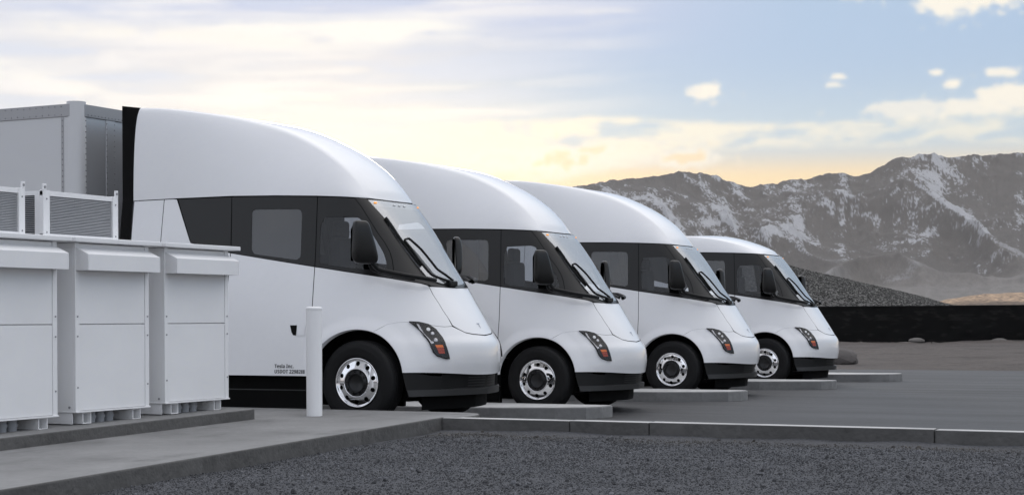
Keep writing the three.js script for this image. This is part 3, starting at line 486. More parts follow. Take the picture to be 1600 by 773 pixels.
  const bTop = [[0, 1.082], [0.26, 1.100], [0.37, 1.12], [0.455, 1.165], ...zs([[0.903, 1.203], [0.847, 1.197], [0.77, 1.209], [0.706, 1.227], [0.607, 1.251], [0.513, 1.259], [0.394, 1.255], [0.287, 1.233], [0.15, 1.139]])];
  const zFoot = zOf(...footF), bBot = Array.from({ length: 15 }, (_, i) => [zFoot * (i / 14), bb(zFoot * (i / 14))]);
  both('bumper_cover', coons(onFront, bBot, bTop, null, arcF, 70, 30, 0, true), T.white);
  const hoodSide = (k) => [[0.45, 1.212], ...hoodEdge.slice(0, -1).reverse().map(([x, y]) => [zOf(x, y) - 0.006, y])].map(([z, y]) => [z * k, y]).filter(([z, y]) => y > 1.36);
  const hl0 = hoodSide(1), hoodB = [[0, 1.095], [0.25, 1.111], [0.37, 1.132], [0.45, 1.178], [zOf(0.903, 1.215) - 0.006, 1.215], [zOf(hoodEdge[4][0], hoodEdge[4][1]) - 0.006, hoodEdge[4][1]], hl0[0]];
  mesh('hood', coons(onFront, [...hoodB.slice(1).reverse().map(([z, y]) => [-z, y]), ...hoodB], [[-hl0.at(-1)[0], 1.70], [0, 1.686], [hl0.at(-1)[0], 1.70]], hoodSide(-1), hl0, 70, 24, 0, true), T.white, t);
  const hoodLogo = [];
  { const s = new THREE.Shape(); [[-0.035, 0.03], [0.035, 0.03], [0.03, 0.018], [0.007, 0.016], [0, -0.045], [-0.007, 0.016], [-0.03, 0.018]].forEach(([a, b], i) => (i ? s.lineTo(a, b) : s.moveTo(a, b))); const g = new THREE.ExtrudeGeometry(s, { depth: 0.004, bevelEnabled: false }); const n = normalAt(onFront, 0, 1.215), m = new THREE.Matrix4().makeBasis(new THREE.Vector3(0, 0, -1), n.clone().cross(new THREE.Vector3(0, 0, -1)), n); g.applyMatrix4(m); const p = at(onFront, 0, 1.215, 0.002); g.translate(p.x, p.y, p.z); mesh('emblem', g, std([0.5, 0.5, 0.52], 0.25, { metalness: 1 }), t); }
  // --- greenhouse
  const fOuter = [[-0.745 + GAP, 1.961 + 0.006], [-0.05, 1.853], [0.218, 1.808], [0.207, 1.921], [0.171, 2.036], [0.125, 2.141], [0.053, 2.257], [-0.037, 2.373], [-0.155, 2.543], [-0.278, 2.715], [-0.375, 2.828], [-0.474, seam(-0.474) - 0.012], [-0.82 + GAP, seam(-0.82) - 0.012]];
  const fWin = loop([[-0.70, 2.0], [-0.30, 1.945], [0.03, 1.905], [0.135, 1.90], [0.125, 2.0], [0.06, 2.14], [-0.06, 2.32], [-0.24, 2.55], [-0.32, 2.60], [-0.745, 2.585]], 1, 0.05);
  both('side_window_frame', ring(onSide, fOuter, fWin, 70, 5, 0, [-0.33, 2.27]), T.black); both('side_window', ring(onSide, fWin, null, 50, 6, -0.004, [-0.33, 2.27]), T.glass);
  const aRight = [[0.61, 1.712], [0.512, 1.835], [0.368, 2.011], [0.218, 2.213], [0.074, 2.417], [-0.043, 2.588], [-0.199, 2.759], [-0.262, 2.826]], aLeft = [[0.225, 1.806], [0.214, 1.921], [0.178, 2.036], [0.132, 2.141], [0.06, 2.257], [-0.03, 2.373], [-0.148, 2.543], [-0.271, 2.715], [-0.375, 2.838]];
  both('pillar_trim', coons(onSide, along(0.225, 0.61, 4, (x) => belt(x) + 0.004), [[-0.375, 2.835], [-0.262, 2.826]], aLeft, aRight, 10, 30, 0.002), T.black);
  const eZ = (y) => { for (let i = 1; i < aRight.length; i++) if (y <= aRight[i][1]) { const q = lerp(aRight[i - 1][0], aRight[i][0], (y - aRight[i - 1][1]) / (aRight[i][1] - aRight[i - 1][1])); return zOf(q, y); } return zOf(...aRight.at(-1)); };
  const wz = (s) => Array.from({ length: 16 }, (_, i) => { const y = lerp(1.80, 2.812, i / 15); return [s * (eZ(y) - 0.003), y]; });
  const wBot = [[-eZ(1.80), 1.80], [-0.36, 1.722], [-0.2, 1.70], [0, 1.696], [0.2, 1.70], [0.36, 1.722], [eZ(1.80), 1.80]], wTop = [[-eZ(2.812), 2.812], [-0.3, 2.810], [0, 2.810], [0.3, 2.810], [eZ(2.812), 2.812]];
  const ws = mesh('windshield', coons(onFront, wBot, wTop, wz(-1), wz(1), 40, 30, 0, true), T.screen, t);
  mesh('windshield_band', coons(onFront, wTop.map(([z, y]) => [z * 0.98, y - 0.075 + 0.0]), wTop.map(([z, y]) => [z * 0.98, y + 0.012]), null, null, 24, 3, -0.006, true), std([0.03, 0.03, 0.03], 0.4), ws);
  // --- fairing
  const crease = lowRoof
    ? { c: [[-3.56, 3.29, 0.98], [-2.6, 3.285, 0.95], [-1.95, 3.26, 0.90], [-1.4, 3.20, 0.84], [-1.0, 3.12, 0.78], [-0.7, 3.03, 0.72], [-0.45, 2.935, 0.64], [-0.275, 2.845, 0.56]], top: [0.10, 0.06] }
    : { c: [[-3.56, 4.145, 0.97], [-3.2, 4.118, 0.95], [-2.74, 4.06, 0.86], [-2.28, 3.985, 0.70], [-1.93, 3.90, 0.60], [-1.60, 3.80, 0.545], [-1.28, 3.665, 0.52], [-1.0, 3.52, 0.53], [-0.80, 3.39, 0.545], [-0.62, 3.25, 0.555], [-0.46, 3.09, 0.56], [-0.35, 2.955, 0.56], [-0.272, 2.842, 0.56]], top: [0.05, 0.02] };
  const cTab = (i) => crease.c.map((c, j, a) => [j / (a.length - 1), c[i]]), cx = cTab(0), cy = cTab(1), cz = cTab(2);
  const sX = (u) => lerp(-3.56, -0.268, 1 - Math.pow(1 - u, 1.0)), NU = 80, NS = 26, NT = 16;
  const rows = [];
  for (let i = 0; i <= NU; i++) {
    const u = i / NU, C = [table(cx, u), table(cy, u), table(cz, u)], xs = lerp(-3.56, -0.268, u) * 0.35 + C[0] * 0.65, xx = Math.max(-3.56, Math.min(-0.268, xs)), S = [xx, seam(xx) + 0.004, zOf(xx, 2.88) + 0.006];
    const boxy = sstep(0.55, 0.0, u), mid = [lerp(S[0], C[0], 0.5), lerp(lerp(S[1], C[1], 0.60), C[1] - 0.05, boxy), lerp(lerp(S[2], C[2], 0.30), S[2] - 0.01, boxy)];
    const half = [];
    for (let j = 0; j <= NS; j++) { const v = j / NS, a = (1 - v) ** 2, b = 2 * v * (1 - v), c = v * v; half.push([0, 1, 2].map((k) => a * S[k] + b * mid[k] + c * C[k])); }
    for (let j = 1; j <= NT / 2; j++) { const z = C[2] * (1 - j / (NT / 2)), q = 1 - (z / C[2]) ** 2, fx = lerp(crease.top[1], 0.085, sstep(0.4, 1, u)); half.push([C[0] + fx * q * sstep(0.15, 0.6, u), C[1] + crease.top[0] * q * ((1 - u * 0.6) * sstep(0.12, 0.5, u) - 0.8 * sstep(0.4, 0.1, u)) * (u > 0.93 ? (1 - u) / 0.07 : 1) - 0.014 * q * sstep(0.93, 1, u), z]); }
    for (let it = 0; it < 1; it++) { const p = half.map((x) => x.slice()); for (let j = NS - 3; j <= NS + 2 && j < half.length - 1; j++) for (let k = 0; k < 3; k++) half[j][k] = 0.25 * p[j - 1][k] + 0.5 * p[j][k] + 0.25 * p[j + 1][k]; }
    rows.push([...half, ...half.slice(0, -1).reverse().map(([x, y, z]) => [x, y, -z])]);
  }
  {
    const n = rows[0].length, pos = [], uv = [], idx = [];
    rows.forEach((r) => r.forEach((p) => { pos.push(...p); uv.push(p[0] + p[2], p[1]); }));
    for (let i = 0; i < NU; i++) for (let j = 0; j < n - 1; j++) { const a = i * n + j, b = a + n; idx.push(a, b, a + 1, b, b + 1, a + 1); }
    const g = new THREE.BufferGeometry(); g.setAttribute('position', new THREE.Float32BufferAttribute(pos, 3)); g.setAttribute('uv', new THREE.Float32BufferAttribute(uv, 2)); g.setIndex(idx); g.computeVertexNormals();
    mesh('roof_fairing', g, T.white, t);
    const lip = []; rows.forEach((r) => lip.push(r[0])); const front = rows.at(-1);
    // black side extender closing the gap to the trailer
    const rear = rows[0], ep = [], ei = [], top = rear.filter((_, j) => true), base = [[-3.56, 0.45, zOf(-3.56, 0.6)], [-3.56, 1.5, zOf(-3.56, 1.5)], [-3.56, 2.4, zOf(-3.56, 2.4)]], prof = [...base, ...top, ...base.slice().reverse().map(([x, y, z]) => [x, y, -z])];
    prof.forEach(([x, y, z]) => { ep.push(x - 0.003, y, z, -3.745, y > crease.c[0][1] - 0.03 ? crease.c[0][1] + 0.012 : y, (y > 2.87 && Math.abs(z) > crease.c[0][2] * 0.93 ? Math.sign(z) * 1.142 : z * 1.002), -3.745, Math.max(0.45, y - 0.05), z * 0.96); });
    for (let j = 0; j < prof.length - 1; j++) for (const o of [0, 1]) { const a = j * 3 + o, b = a + 3; ei.push(a, a + 1, b, b, a + 1, b + 1); }
    const eg = new THREE.BufferGeometry(); eg.setAttribute('position', new THREE.Float32BufferAttribute(ep, 3)); eg.setAttribute('uv', new THREE.Float32BufferAttribute(new Float32Array((ep.length / 3) * 2), 2)); eg.setIndex(ei); eg.computeVertexNormals();
    mesh('side_extender', eg, T.dark, t);
  }
  // --- inner shell: what is seen in the panel gaps, and the cabin
  const strip2 = (x0, x1, y0, y1) => coons(onSide, [[x0(0), y0], [x1(0), y0]], [[x0(1), y1], [x1(1), y1]], Array.from({ length: 9 }, (_, i) => [x0(i / 8), lerp(y0, y1, i / 8)]), Array.from({ length: 9 }, (_, i) => [x1(i / 8), lerp(y0, y1, i / 8)]), 3, 12, -0.02);
  const aAt = (k) => { const y = lerp(1.80, 2.83, k); for (let i = 1; i < aLeft.length; i++) if (y <= aLeft[i][1]) return lerp(aLeft[i - 1][0], aLeft[i][0], (y - aLeft[i - 1][1]) / (aLeft[i][1] - aLeft[i - 1][1])); return aLeft.at(-1)[0]; };
  both('inner_shell', [
    strip2((k) => lerp(-0.80, -0.87, k), (k) => lerp(-0.705, -0.77, k), 1.93, 2.87), strip2((k) => lerp(-2.02, -2.09, k), (k) => lerp(-1.90, -1.97, k), 2.1, 2.89), strip2((k) => aAt(k) - 0.04, (k) => aAt(k) + 0.05, 1.80, 2.83),
    coons(onSide, along(-3.5, -0.30, 12, (x) => seam(x) - 0.05), along(-3.5, -0.30, 12, (x) => seam(x) + 0.02), null, null, 30, 1, -0.02), coons(onSide, along(-2.6, 0.55, 12, (x) => belt(x) - 0.05), along(-2.6, 0.55, 12, (x) => belt(x) + 0.035), null, null, 30, 1, -0.02),
    coons(onSide, [[-3.55, 0.6], [-0.70, 0.6]], along(-3.55, -0.70, 8, (x) => (x < -2.6 ? 2.87 : belt(x) - 0.02)), null, null, 30, 16, -0.025),
    coons(onSide, [[-0.70, 0.62], ...arcFrom(Math.PI - thFoot, thTop, 20).map(([x, y]) => [x, y + 0.02]), [0.513, 1.24], [0.60, 1.24]], along(-0.70, 0.50, 8, (x) => belt(x) - 0.02), null, null, 40, 12, -0.025),
    coons(onFront, bBot, bBot.map(([z]) => [z * 0.5, 1.68]), null, [[zFoot, 0.645], [0.95, 1.1], [0.5, 1.68]].map(([z, y]) => [z, y]), 20, 14, -0.03, true),
  ], T.dark);
  mesh('cabin_floor', span(-2.2, 0.55, 1.32, 1.36, -0.82, 0.82), T.liner, t);
  mesh('bulkhead', span(-2.25, -2.2, 1.3, 2.86, -0.98, 0.98), T.cabin, t);
  mesh('headliner', span(-2.2, -0.45, 2.83, 2.85, -0.70, 0.70), T.cabin, t);
  mesh('dashboard', [span(0.0, 0.52, 1.45, 1.70, -0.42, 0.42, 0.05), box(0.03, 0.24, 0.34, -0.03, 1.80, 0.45, 0.01).rotateY(0), box(0.03, 0.24, 0.34, -0.03, 1.80, -0.45, 0.01)], T.seat, t);
  const seat = mesh('driver_seat', [box(0.16, 0.72, 0.50, -1.02, 2.02, 0, 0.07), box(0.52, 0.16, 0.52, -0.78, 1.66, 0, 0.06), box(0.12, 0.24, 0.30, -1.04, 2.48, 0, 0.05), span(-0.98, -0.6, 1.36, 1.6, -0.18, 0.18)], T.seat, t);
  mesh('steering_wheel', new THREE.TorusGeometry(0.19, 0.016, 8, 32).rotateY(Math.PI / 2).rotateZ(-0.5).translate(-0.22, 1.92, 0), T.seat, t); mesh('steering_column', tube([[-0.2, 1.9, 0], [0.05, 1.66, 0]], 0.025, 6), T.seat, t);
  // --- headlights, lamps
  const hl = [[0.513, 1.262], [0.607, 1.256], [0.706, 1.226], [0.787, 1.163], [0.862, 1.071], [0.92, 0.972], [0.95, 0.872], [0.962, 0.801], [0.922, 0.810], [0.86, 0.842], [0.823, 0.89], [0.791, 0.966], [0.738, 1.05], [0.657, 1.142], [0.58, 1.213]].map(([x, y]) => [zOf(x, y), y]);
  const hc = [0.79, 1.02];
  const inset = (k) => hl.map(([z, y]) => [lerp(z, hc[0] + (1.02 - y) * -0.35, k), lerp(y, hc[1], k)]);
  for (const s of sides) {
    const mk = (g) => (s < 0 ? mirrored(g) : g), strip = (o0, o1, k) => gridGeo(hl.length * 3, 1, (u, v) => { const c = [...hl, hl[0]], q = polyAt(c, u), p = at(onFront, q[0], q[1], lerp(o0, o1, v)); return { p, n: normalAt(onFront, q[0], q[1]) }; });
    const head = mesh('headlight', mk(ring(onFront, hl, null, 60, 6, 0.004)), T.dark, t);
    mesh('bezel', mk(mergeGeometries([strip(0, 0.026), ring(onFront, hl, inset(0.09), 60, 2, 0.026)])), T.matte, head);
    mesh('cover', mk(ring(onFront, inset(0.05), null, 60, 6, 0.0265)), T.clear, head);
    const blob = (z, y, r, sx = 1) => { const p = at(onFront, z, y, 0.008), n = normalAt(onFront, z, y); const g = new THREE.SphereGeometry(r, 20, 12); g.scale(1, 1, 0.35); g.lookAt(n); return g.translate(p.x, p.y, p.z); };
    mesh('projector', mk(blob(0.80, 1.168, 0.026)), T.lensWhite, head); mesh('projector', mk(blob(0.785, 1.118, 0.024)), T.satin, head);
    mesh('reflector', mk(joined([ring(onFront, [[0.87, 1.232], [0.855, 1.226], [0.865, 1.12], [0.845, 1.0], [0.86, 0.985], [0.882, 1.11]], null, 30, 2, 0.016), blob(0.80, 1.035, 0.03), blob(0.845, 1.005, 0.02)])), std([0.34, 0.34, 0.36], 0.22, { metalness: 1 }), head);
    for (let q = 0; q < 3; q++) { const y1 = 0.975 - q * 0.036; mesh('turn_signal', mk(ring(onFront, [[0.828 - q * 0.006, y1 - 0.033], [0.757 - q * 0.002, y1 - 0.031], [0.761 - q * 0.002, y1], [0.834 - q * 0.006, y1]], null, 16, 2, 0.019)), q ? T.red : T.amber, head); }
  }
  [[0.56, 2.775, T.amberGlow], [-0.56, 2.775, T.amberGlow], [0.15, 2.765, T.lensWhite], [0.02, 2.765, T.lensWhite], [-0.11, 2.765, T.lensWhite]].forEach(([z, y, m]) => { const p = at(onFront, Math.min(Math.abs(z), 0.545) * Math.sign(z), y, 0.006), n = normalAt(onFront, z * 0.9, y), g = new RoundedBoxGeometry(0.05, 0.018, 0.014, 2, 0.006); g.lookAt(n); mesh('marker_light', g.translate(p.x, p.y, p.z), m, t); });
  // --- wiper with twin arms
  const onW = (pts, o) => pts.map(([z, y]) => { const p = at(onFront, z, y, o); return [p.x, p.y, p.z]; });
  const wp = new THREE.Group(); wp.name = 'wiper'; t.add(wp);
  mesh('blade', [tube(onW([[0.565, 2.57], [0.555, 2.46], [0.548, 2.324], [0.52, 2.163], [0.485, 2.012], [0.465, 1.955]], 0.022), 0.02, 30, 6), tube(onW([[0.565, 2.57], [0.55, 2.324], [0.47, 1.96]], 0.012), 0.006, 30, 5)], T.matte, wp);
  mesh('arm', tube(onW([[0.10, 1.735], [0.3, 1.775], [0.43, 1.83], [0.475, 2.0], [0.50, 2.17], [0.525, 2.262]], 0.05), 0.018, 30, 6), T.matte, wp);
  mesh('arm', tube(onW([[0.06, 1.755], [0.16, 1.83], [0.255, 1.895], [0.275, 1.97], [0.335, 2.15], [0.44, 2.285], [0.52, 2.27]], 0.05), 0.016, 30, 6), T.matte, wp);
  mesh('pivot', [box(0.07, 0.07, 0.22, ...onW([[0.08, 1.735]], 0.02)[0], 0.02)], T.matte, wp);
  mesh('cowl', coons(onFront, [[-0.5, 1.712], [-0.25, 1.692], [0, 1.690], [0.25, 1.692], [0.5, 1.712]], [[-0.5, 1.80], [-0.3, 1.745], [0, 1.722], [0.3, 1.745], [0.5, 1.80]], null, null, 24, 3, 0.004, true), T.black, t);
  // --- mirrors
  for (const s of sides) {
    const out = new THREE.Vector3(-0.22, 0, 0.31).normalize(), m = new THREE.Matrix4().makeBasis(out.clone().negate(), new THREE.Vector3(0, 1, 0), out.clone().negate().cross(new THREE.Vector3(0, 1, 0)));
    const dy = s > 0 ? 0 : -0.10, sq = (v, e) => Math.sign(v) * Math.pow(Math.abs(v), e), g = new THREE.SphereGeometry(1, 48, 36), gp = g.attributes.position;
    for (let i = 0; i < gp.count; i++) {                              // local x runs from the outboard edge (-) inward (+), local z faces forward
      let x = gp.getX(i), y = gp.getY(i), z = gp.getZ(i); const Y = sq(y, 0.42), rr = Math.max(Math.hypot(x, z), 1e-6), k = Math.pow(Math.max(0, 1 - Math.pow(Math.abs(Y), 7)), 1 / 4);
      x = sq(x / rr, 0.38) * k; z = sq(z / rr, 0.8) * k;
      const taper = lerp(1, 0.64, sstep(-0.8, 1, Y)), lean = -0.035 * Y + 0.03 * (1 - Y) * 0.0;
      gp.setXYZ(i, x * 0.172 * taper + lean + 0.01, Y * 0.268 - 0.004, z > 0 ? z * 0.085 * (0.75 + 0.25 * (1 - Y * Y)) : z * 0.03);
    }
    g.computeVertexNormals(); g.applyMatrix4(m).translate(0.03, 2.25 + dy, 1.215);
    const hs = mesh('mirror', s > 0 ? g : mirrored(g), T.black, t);
    const sh = new THREE.Shape([[-0.14, -0.235], [0.14, -0.235], [0.09, 0.2], [0.05, 0.235], [-0.10, 0.235], [-0.14, 0.15]].map(([a, b]) => new THREE.Vector2(a, b)));
    const sg = new THREE.ShapeGeometry(sh).rotateY(Math.PI).scale(-1, 1, 1).translate(0, 0, -0.0315); sg.applyMatrix4(m).translate(0.03, 2.25 + dy, 1.215);
    mesh('mirror_glass', s > 0 ? sg : mirrored(sg), T.mirror, hs);
    const arm = mergeGeometries([tube([[0.12, 1.99 + dy, 1.12], [0.17, 1.91 + dy * 0.5, 1.05], [0.42, 1.845, 0.90], [0.62, 1.80, 0.66], [0.66, 1.78, 0.50]], 0.03, 30, 8), tube([[0.06, 1.99 + dy, 1.10], [0.08, 1.91 + dy * 0.5, 1.04], [0.3, 1.845, 0.93], [0.5, 1.79, 0.74]], 0.022, 24, 8)]);
    mesh('mirror_arm', s > 0 ? arm : mirrored(arm), T.matte, hs);
  }
  // --- black lower front
  const zr = (n) => Array.from({ length: n + 1 }, (_, i) => (zFoot + 0.0) * (i / n)), band = (y0, y1, off, zmax = 1, z0 = 0) => coons(onFront, zr(24).map((z) => [lerp(z0, zFoot * zmax, z / zFoot), typeof y0 === 'function' ? y0(z) : y0]), zr(24).map((z) => [lerp(z0, zFoot * zmax, z / zFoot), typeof y1 === 'function' ? y1(z) : y1]), null, null, 30, 3, off, true);
  const ledge = (y, o0, o1, zmax = 1) => gridGeo(30, 1, (u, v) => { const z = u * zFoot * zmax, yy = typeof y === 'function' ? y(z) : y; return { p: at(onFront, z, yy, lerp(o0, o1, v)), n: new THREE.Vector3(0, 1, 0) }; });
  both('bumper', [band(0.43, (z) => bb(z) - 0.004, -0.02, 1, 0.78), band(0.43, (z) => bb(z) - 0.004, -0.06, 0.68), gridGeo(1, 3, (u, v) => ({ p: at(onFront, 0.78, lerp(0.43, 0.62, v), lerp(-0.06, -0.02, u)), n: new THREE.Vector3(1, 0, 0) }))], T.matte);
  both('bumper_lip', [band(0.352, 0.432, 0.0), ledge(0.432, 0.0, -0.06), ledge(0.352, 0.0, -0.2)], std([0.02, 0.02, 0.02], 0.5), t);
  for (const s of sides) for (let q = 0; q < 4; q++) { const g = mergeGeometries([band(0.456 + q * 0.034, 0.466 + q * 0.034, -0.035, 0.33, 0.03), ]); mesh('grille_slat', s > 0 ? g : mirrored(g), std([0.02, 0.02, 0.02], 0.5), t); }
  both('valance', band(0.16, 0.36, -0.16, 0.85), T.dark);
  both('wheel_well', [new THREE.CylinderGeometry(0.66, 0.66, 0.30, 40, 1, true, -Math.PI / 2 - 0.05, Math.PI + 0.1).rotateX(Math.PI / 2).rotateZ(Math.PI / 2 + Math.PI / 2).translate(AX, AY, 0.86), span(AX - 0.7, AX + 0.7, 0.4, 1.26, 0.70, 0.74)], T.dark);
  { // rolled arch lip
    const lip = gridGeo(48, 4, (u, v) => { const th = lerp(Math.PI - thFoot, Math.asin((0.645 - AY) / AR), u), x = AX + Math.cos(th) * (AR - 0.012 * Math.min(1, v * 2)), y = AY + Math.sin(th) * (AR - 0.012 * Math.min(1, v * 2)), p = onSide(x, y); p.z -= 0.10 * Math.max(0, v - 0.2); return { p, n: new THREE.Vector3(-Math.cos(th), -Math.sin(th), 0.3).normalize() }; });
    both('arch_lip', lip, T.white);
  }
  both('side_skirt', [span(-3.5, -0.72, 0.10, 0.60, 1.08, 1.16, 0.02)], T.dark); both('skirt_strip', [span(-3.5, -0.72, 0.405, 0.418, 1.155, 1.166, 0.003)], std([0.05, 0.05, 0.05], 0.5));
  mesh('chassis', [span(-7.2, 0.6, 0.55, 0.82, -0.42, 0.42), span(-2.0, 0.5, 0.28, 0.56, -0.9, 0.9), span(-0.05, 0.05, 0.48, 0.56, -1.05, 1.05), span(-6.2, -4.6, 0.82, 1.18, -0.45, 0.45), span(-3.5, -2.2, 0.5, 1.3, -1.0, 1.0)], T.dark, t);
  wheelParts(t, -0.045, 1.235, 1); wheelParts(t, -0.045, -1.235, -1);
  for (const x of [-5.0, -6.3]) { wheelParts(t, x, 1.2, 1); wheelParts(t, x, -1.2, -1); }
  return t;
}
const first = makeTruck(0, 'white semi truck nearest the camera, with dark lettering low on its door', false);
function copyTruck(src, k, label) { const c = src.clone(); c.name = numbered('semi_truck'); c.position.set(trucks[k][0], trucks[k][1], trucks[k][2] - 1.33); scene.add(c); c.userData = { ...src.userData, label }; return c; }
copyTruck(first, 1, 'white tall-roofed semi truck second from the left, between the lettered truck and the third truck');
copyTruck(first, 2, 'white tall-roofed semi truck parked right beside the low-roofed one at the far end');
makeTruck(3, 'white semi truck with a low roof, farthest in the row and nearest the black fence', true);
{ // lettering on the first truck
  const put = (txt, size, y, x) => { const g = new TextGeometry(txt, { font, size, depth: 0.001, curveSegments: 3, bevelEnabled: false }), p = g.attributes.position; for (let i = 0; i < p.count; i++) { const q = at(onSide, x + p.getX(i), y + p.getY(i), 0.002 + p.getZ(i)); p.setXYZ(i, q.x, q.y, q.z); } g.computeVertexNormals(); return g; };
  const lettering = mesh('lettering', [put('Tesla Inc.', 0.046, 0.695, -1.187), put('USDOT 2298288', 0.046, 0.628, -1.187)], T.ink, first);
}

// ------------------------------------------------------------------ trailer behind the first truck
{
  const x1 = -15.19, zc = trucks[0][2] - 1.33, hw = 1.3, top = 4.385, base = 1.35, L = 9;
  const tr = thing('semi_trailer', 'white box trailer with riveted metal top rail coupled behind the nearest truck', 'trailer', [x1, 0, zc]);
  const skin = phys([0.76, 0.765, 0.77], 0.4, { clearcoat: 0.4, clearcoatRoughness: 0.25, map: rep(dustTex, 0.5) }), alu = std([0.36, 0.36, 0.37], 0.42, { metalness: 0.75 }), front = std([0.55, 0.56, 0.58], 0.34, { metalness: 0.6 });
  mesh('side_panel', [span(-L, -0.13, base, top - 0.16, hw - 0.03, hw)], skin, tr); mesh('side_panel', [span(-L, -0.13, base, top - 0.16, -hw, -hw + 0.03)], skin, tr);
  mesh('roof', span(-L, -0.05, top - 0.03, top - 0.012, -hw + 0.04, hw - 0.04), alu, tr);
  mesh('top_rail', span(-L, -0.13, top - 0.17, top, hw - 0.01, hw + 0.012, 0.005), alu, tr); mesh('top_rail', span(-L, -0.13, top - 0.17, top, -hw - 0.012, -hw + 0.01, 0.005), alu, tr);
  mesh('top_rail', span(-0.05, 0.004, top - 0.17, top, -hw + 0.13, hw - 0.13, 0.005), alu, tr);
  for (const s of [1, -1]) mesh('corner_post', new THREE.CylinderGeometry(0.13, 0.13, top - base + 0.035, 40, 1, false).translate(-0.13, (top + base) / 2 + 0.018, s * (hw - 0.118)), skin, tr);
  mesh('front_panel', [span(-0.04, -0.015, base, top - 0.16, -hw + 0.12, hw - 0.12)], front, tr);
  for (const z of [0.63, 0, -0.63]) mesh('front_post', span(-0.016, -0.004, base, top - 0.17, z - 0.09, z + 0.09, 0.004), front, tr);
  mesh('edge_strip', span(-0.29, -0.245, base, top - 0.17, hw, hw + 0.006, 0.002), alu, tr);
  mesh('floor', span(-L, -0.1, base - 0.12, base, -hw + 0.02, hw - 0.02), T.dark, tr);
  const rv = []; const rg = new THREE.SphereGeometry(0.0085, 6, 4);
  for (let x = -0.28; x > -5; x -= 0.11) for (const y of [top - 0.03, top - 0.14]) rv.push(rg.clone().translate(x, y + (hash(Math.round(x * 100), 3) - 0.5) * 0.01, hw + 0.012));
  for (let y = top - 0.22; y > 1.5; y -= 0.075) { rv.push(rg.clone().translate(-0.268, y, hw + 0.006)); for (const z of [0.71, 0.55, 0.08, -0.08, 1.14]) rv.push(rg.clone().translate(-0.004, y, z)); }
  for (let z = 1.1; z > -1.1; z -= 0.07) rv.push(rg.clone().translate(0.004, top - 0.14, z));
  mesh('rivets', rv, std([0.2, 0.2, 0.21], 0.5, { metalness: 0.6 }), tr).userData.kind = 'stuff';
}

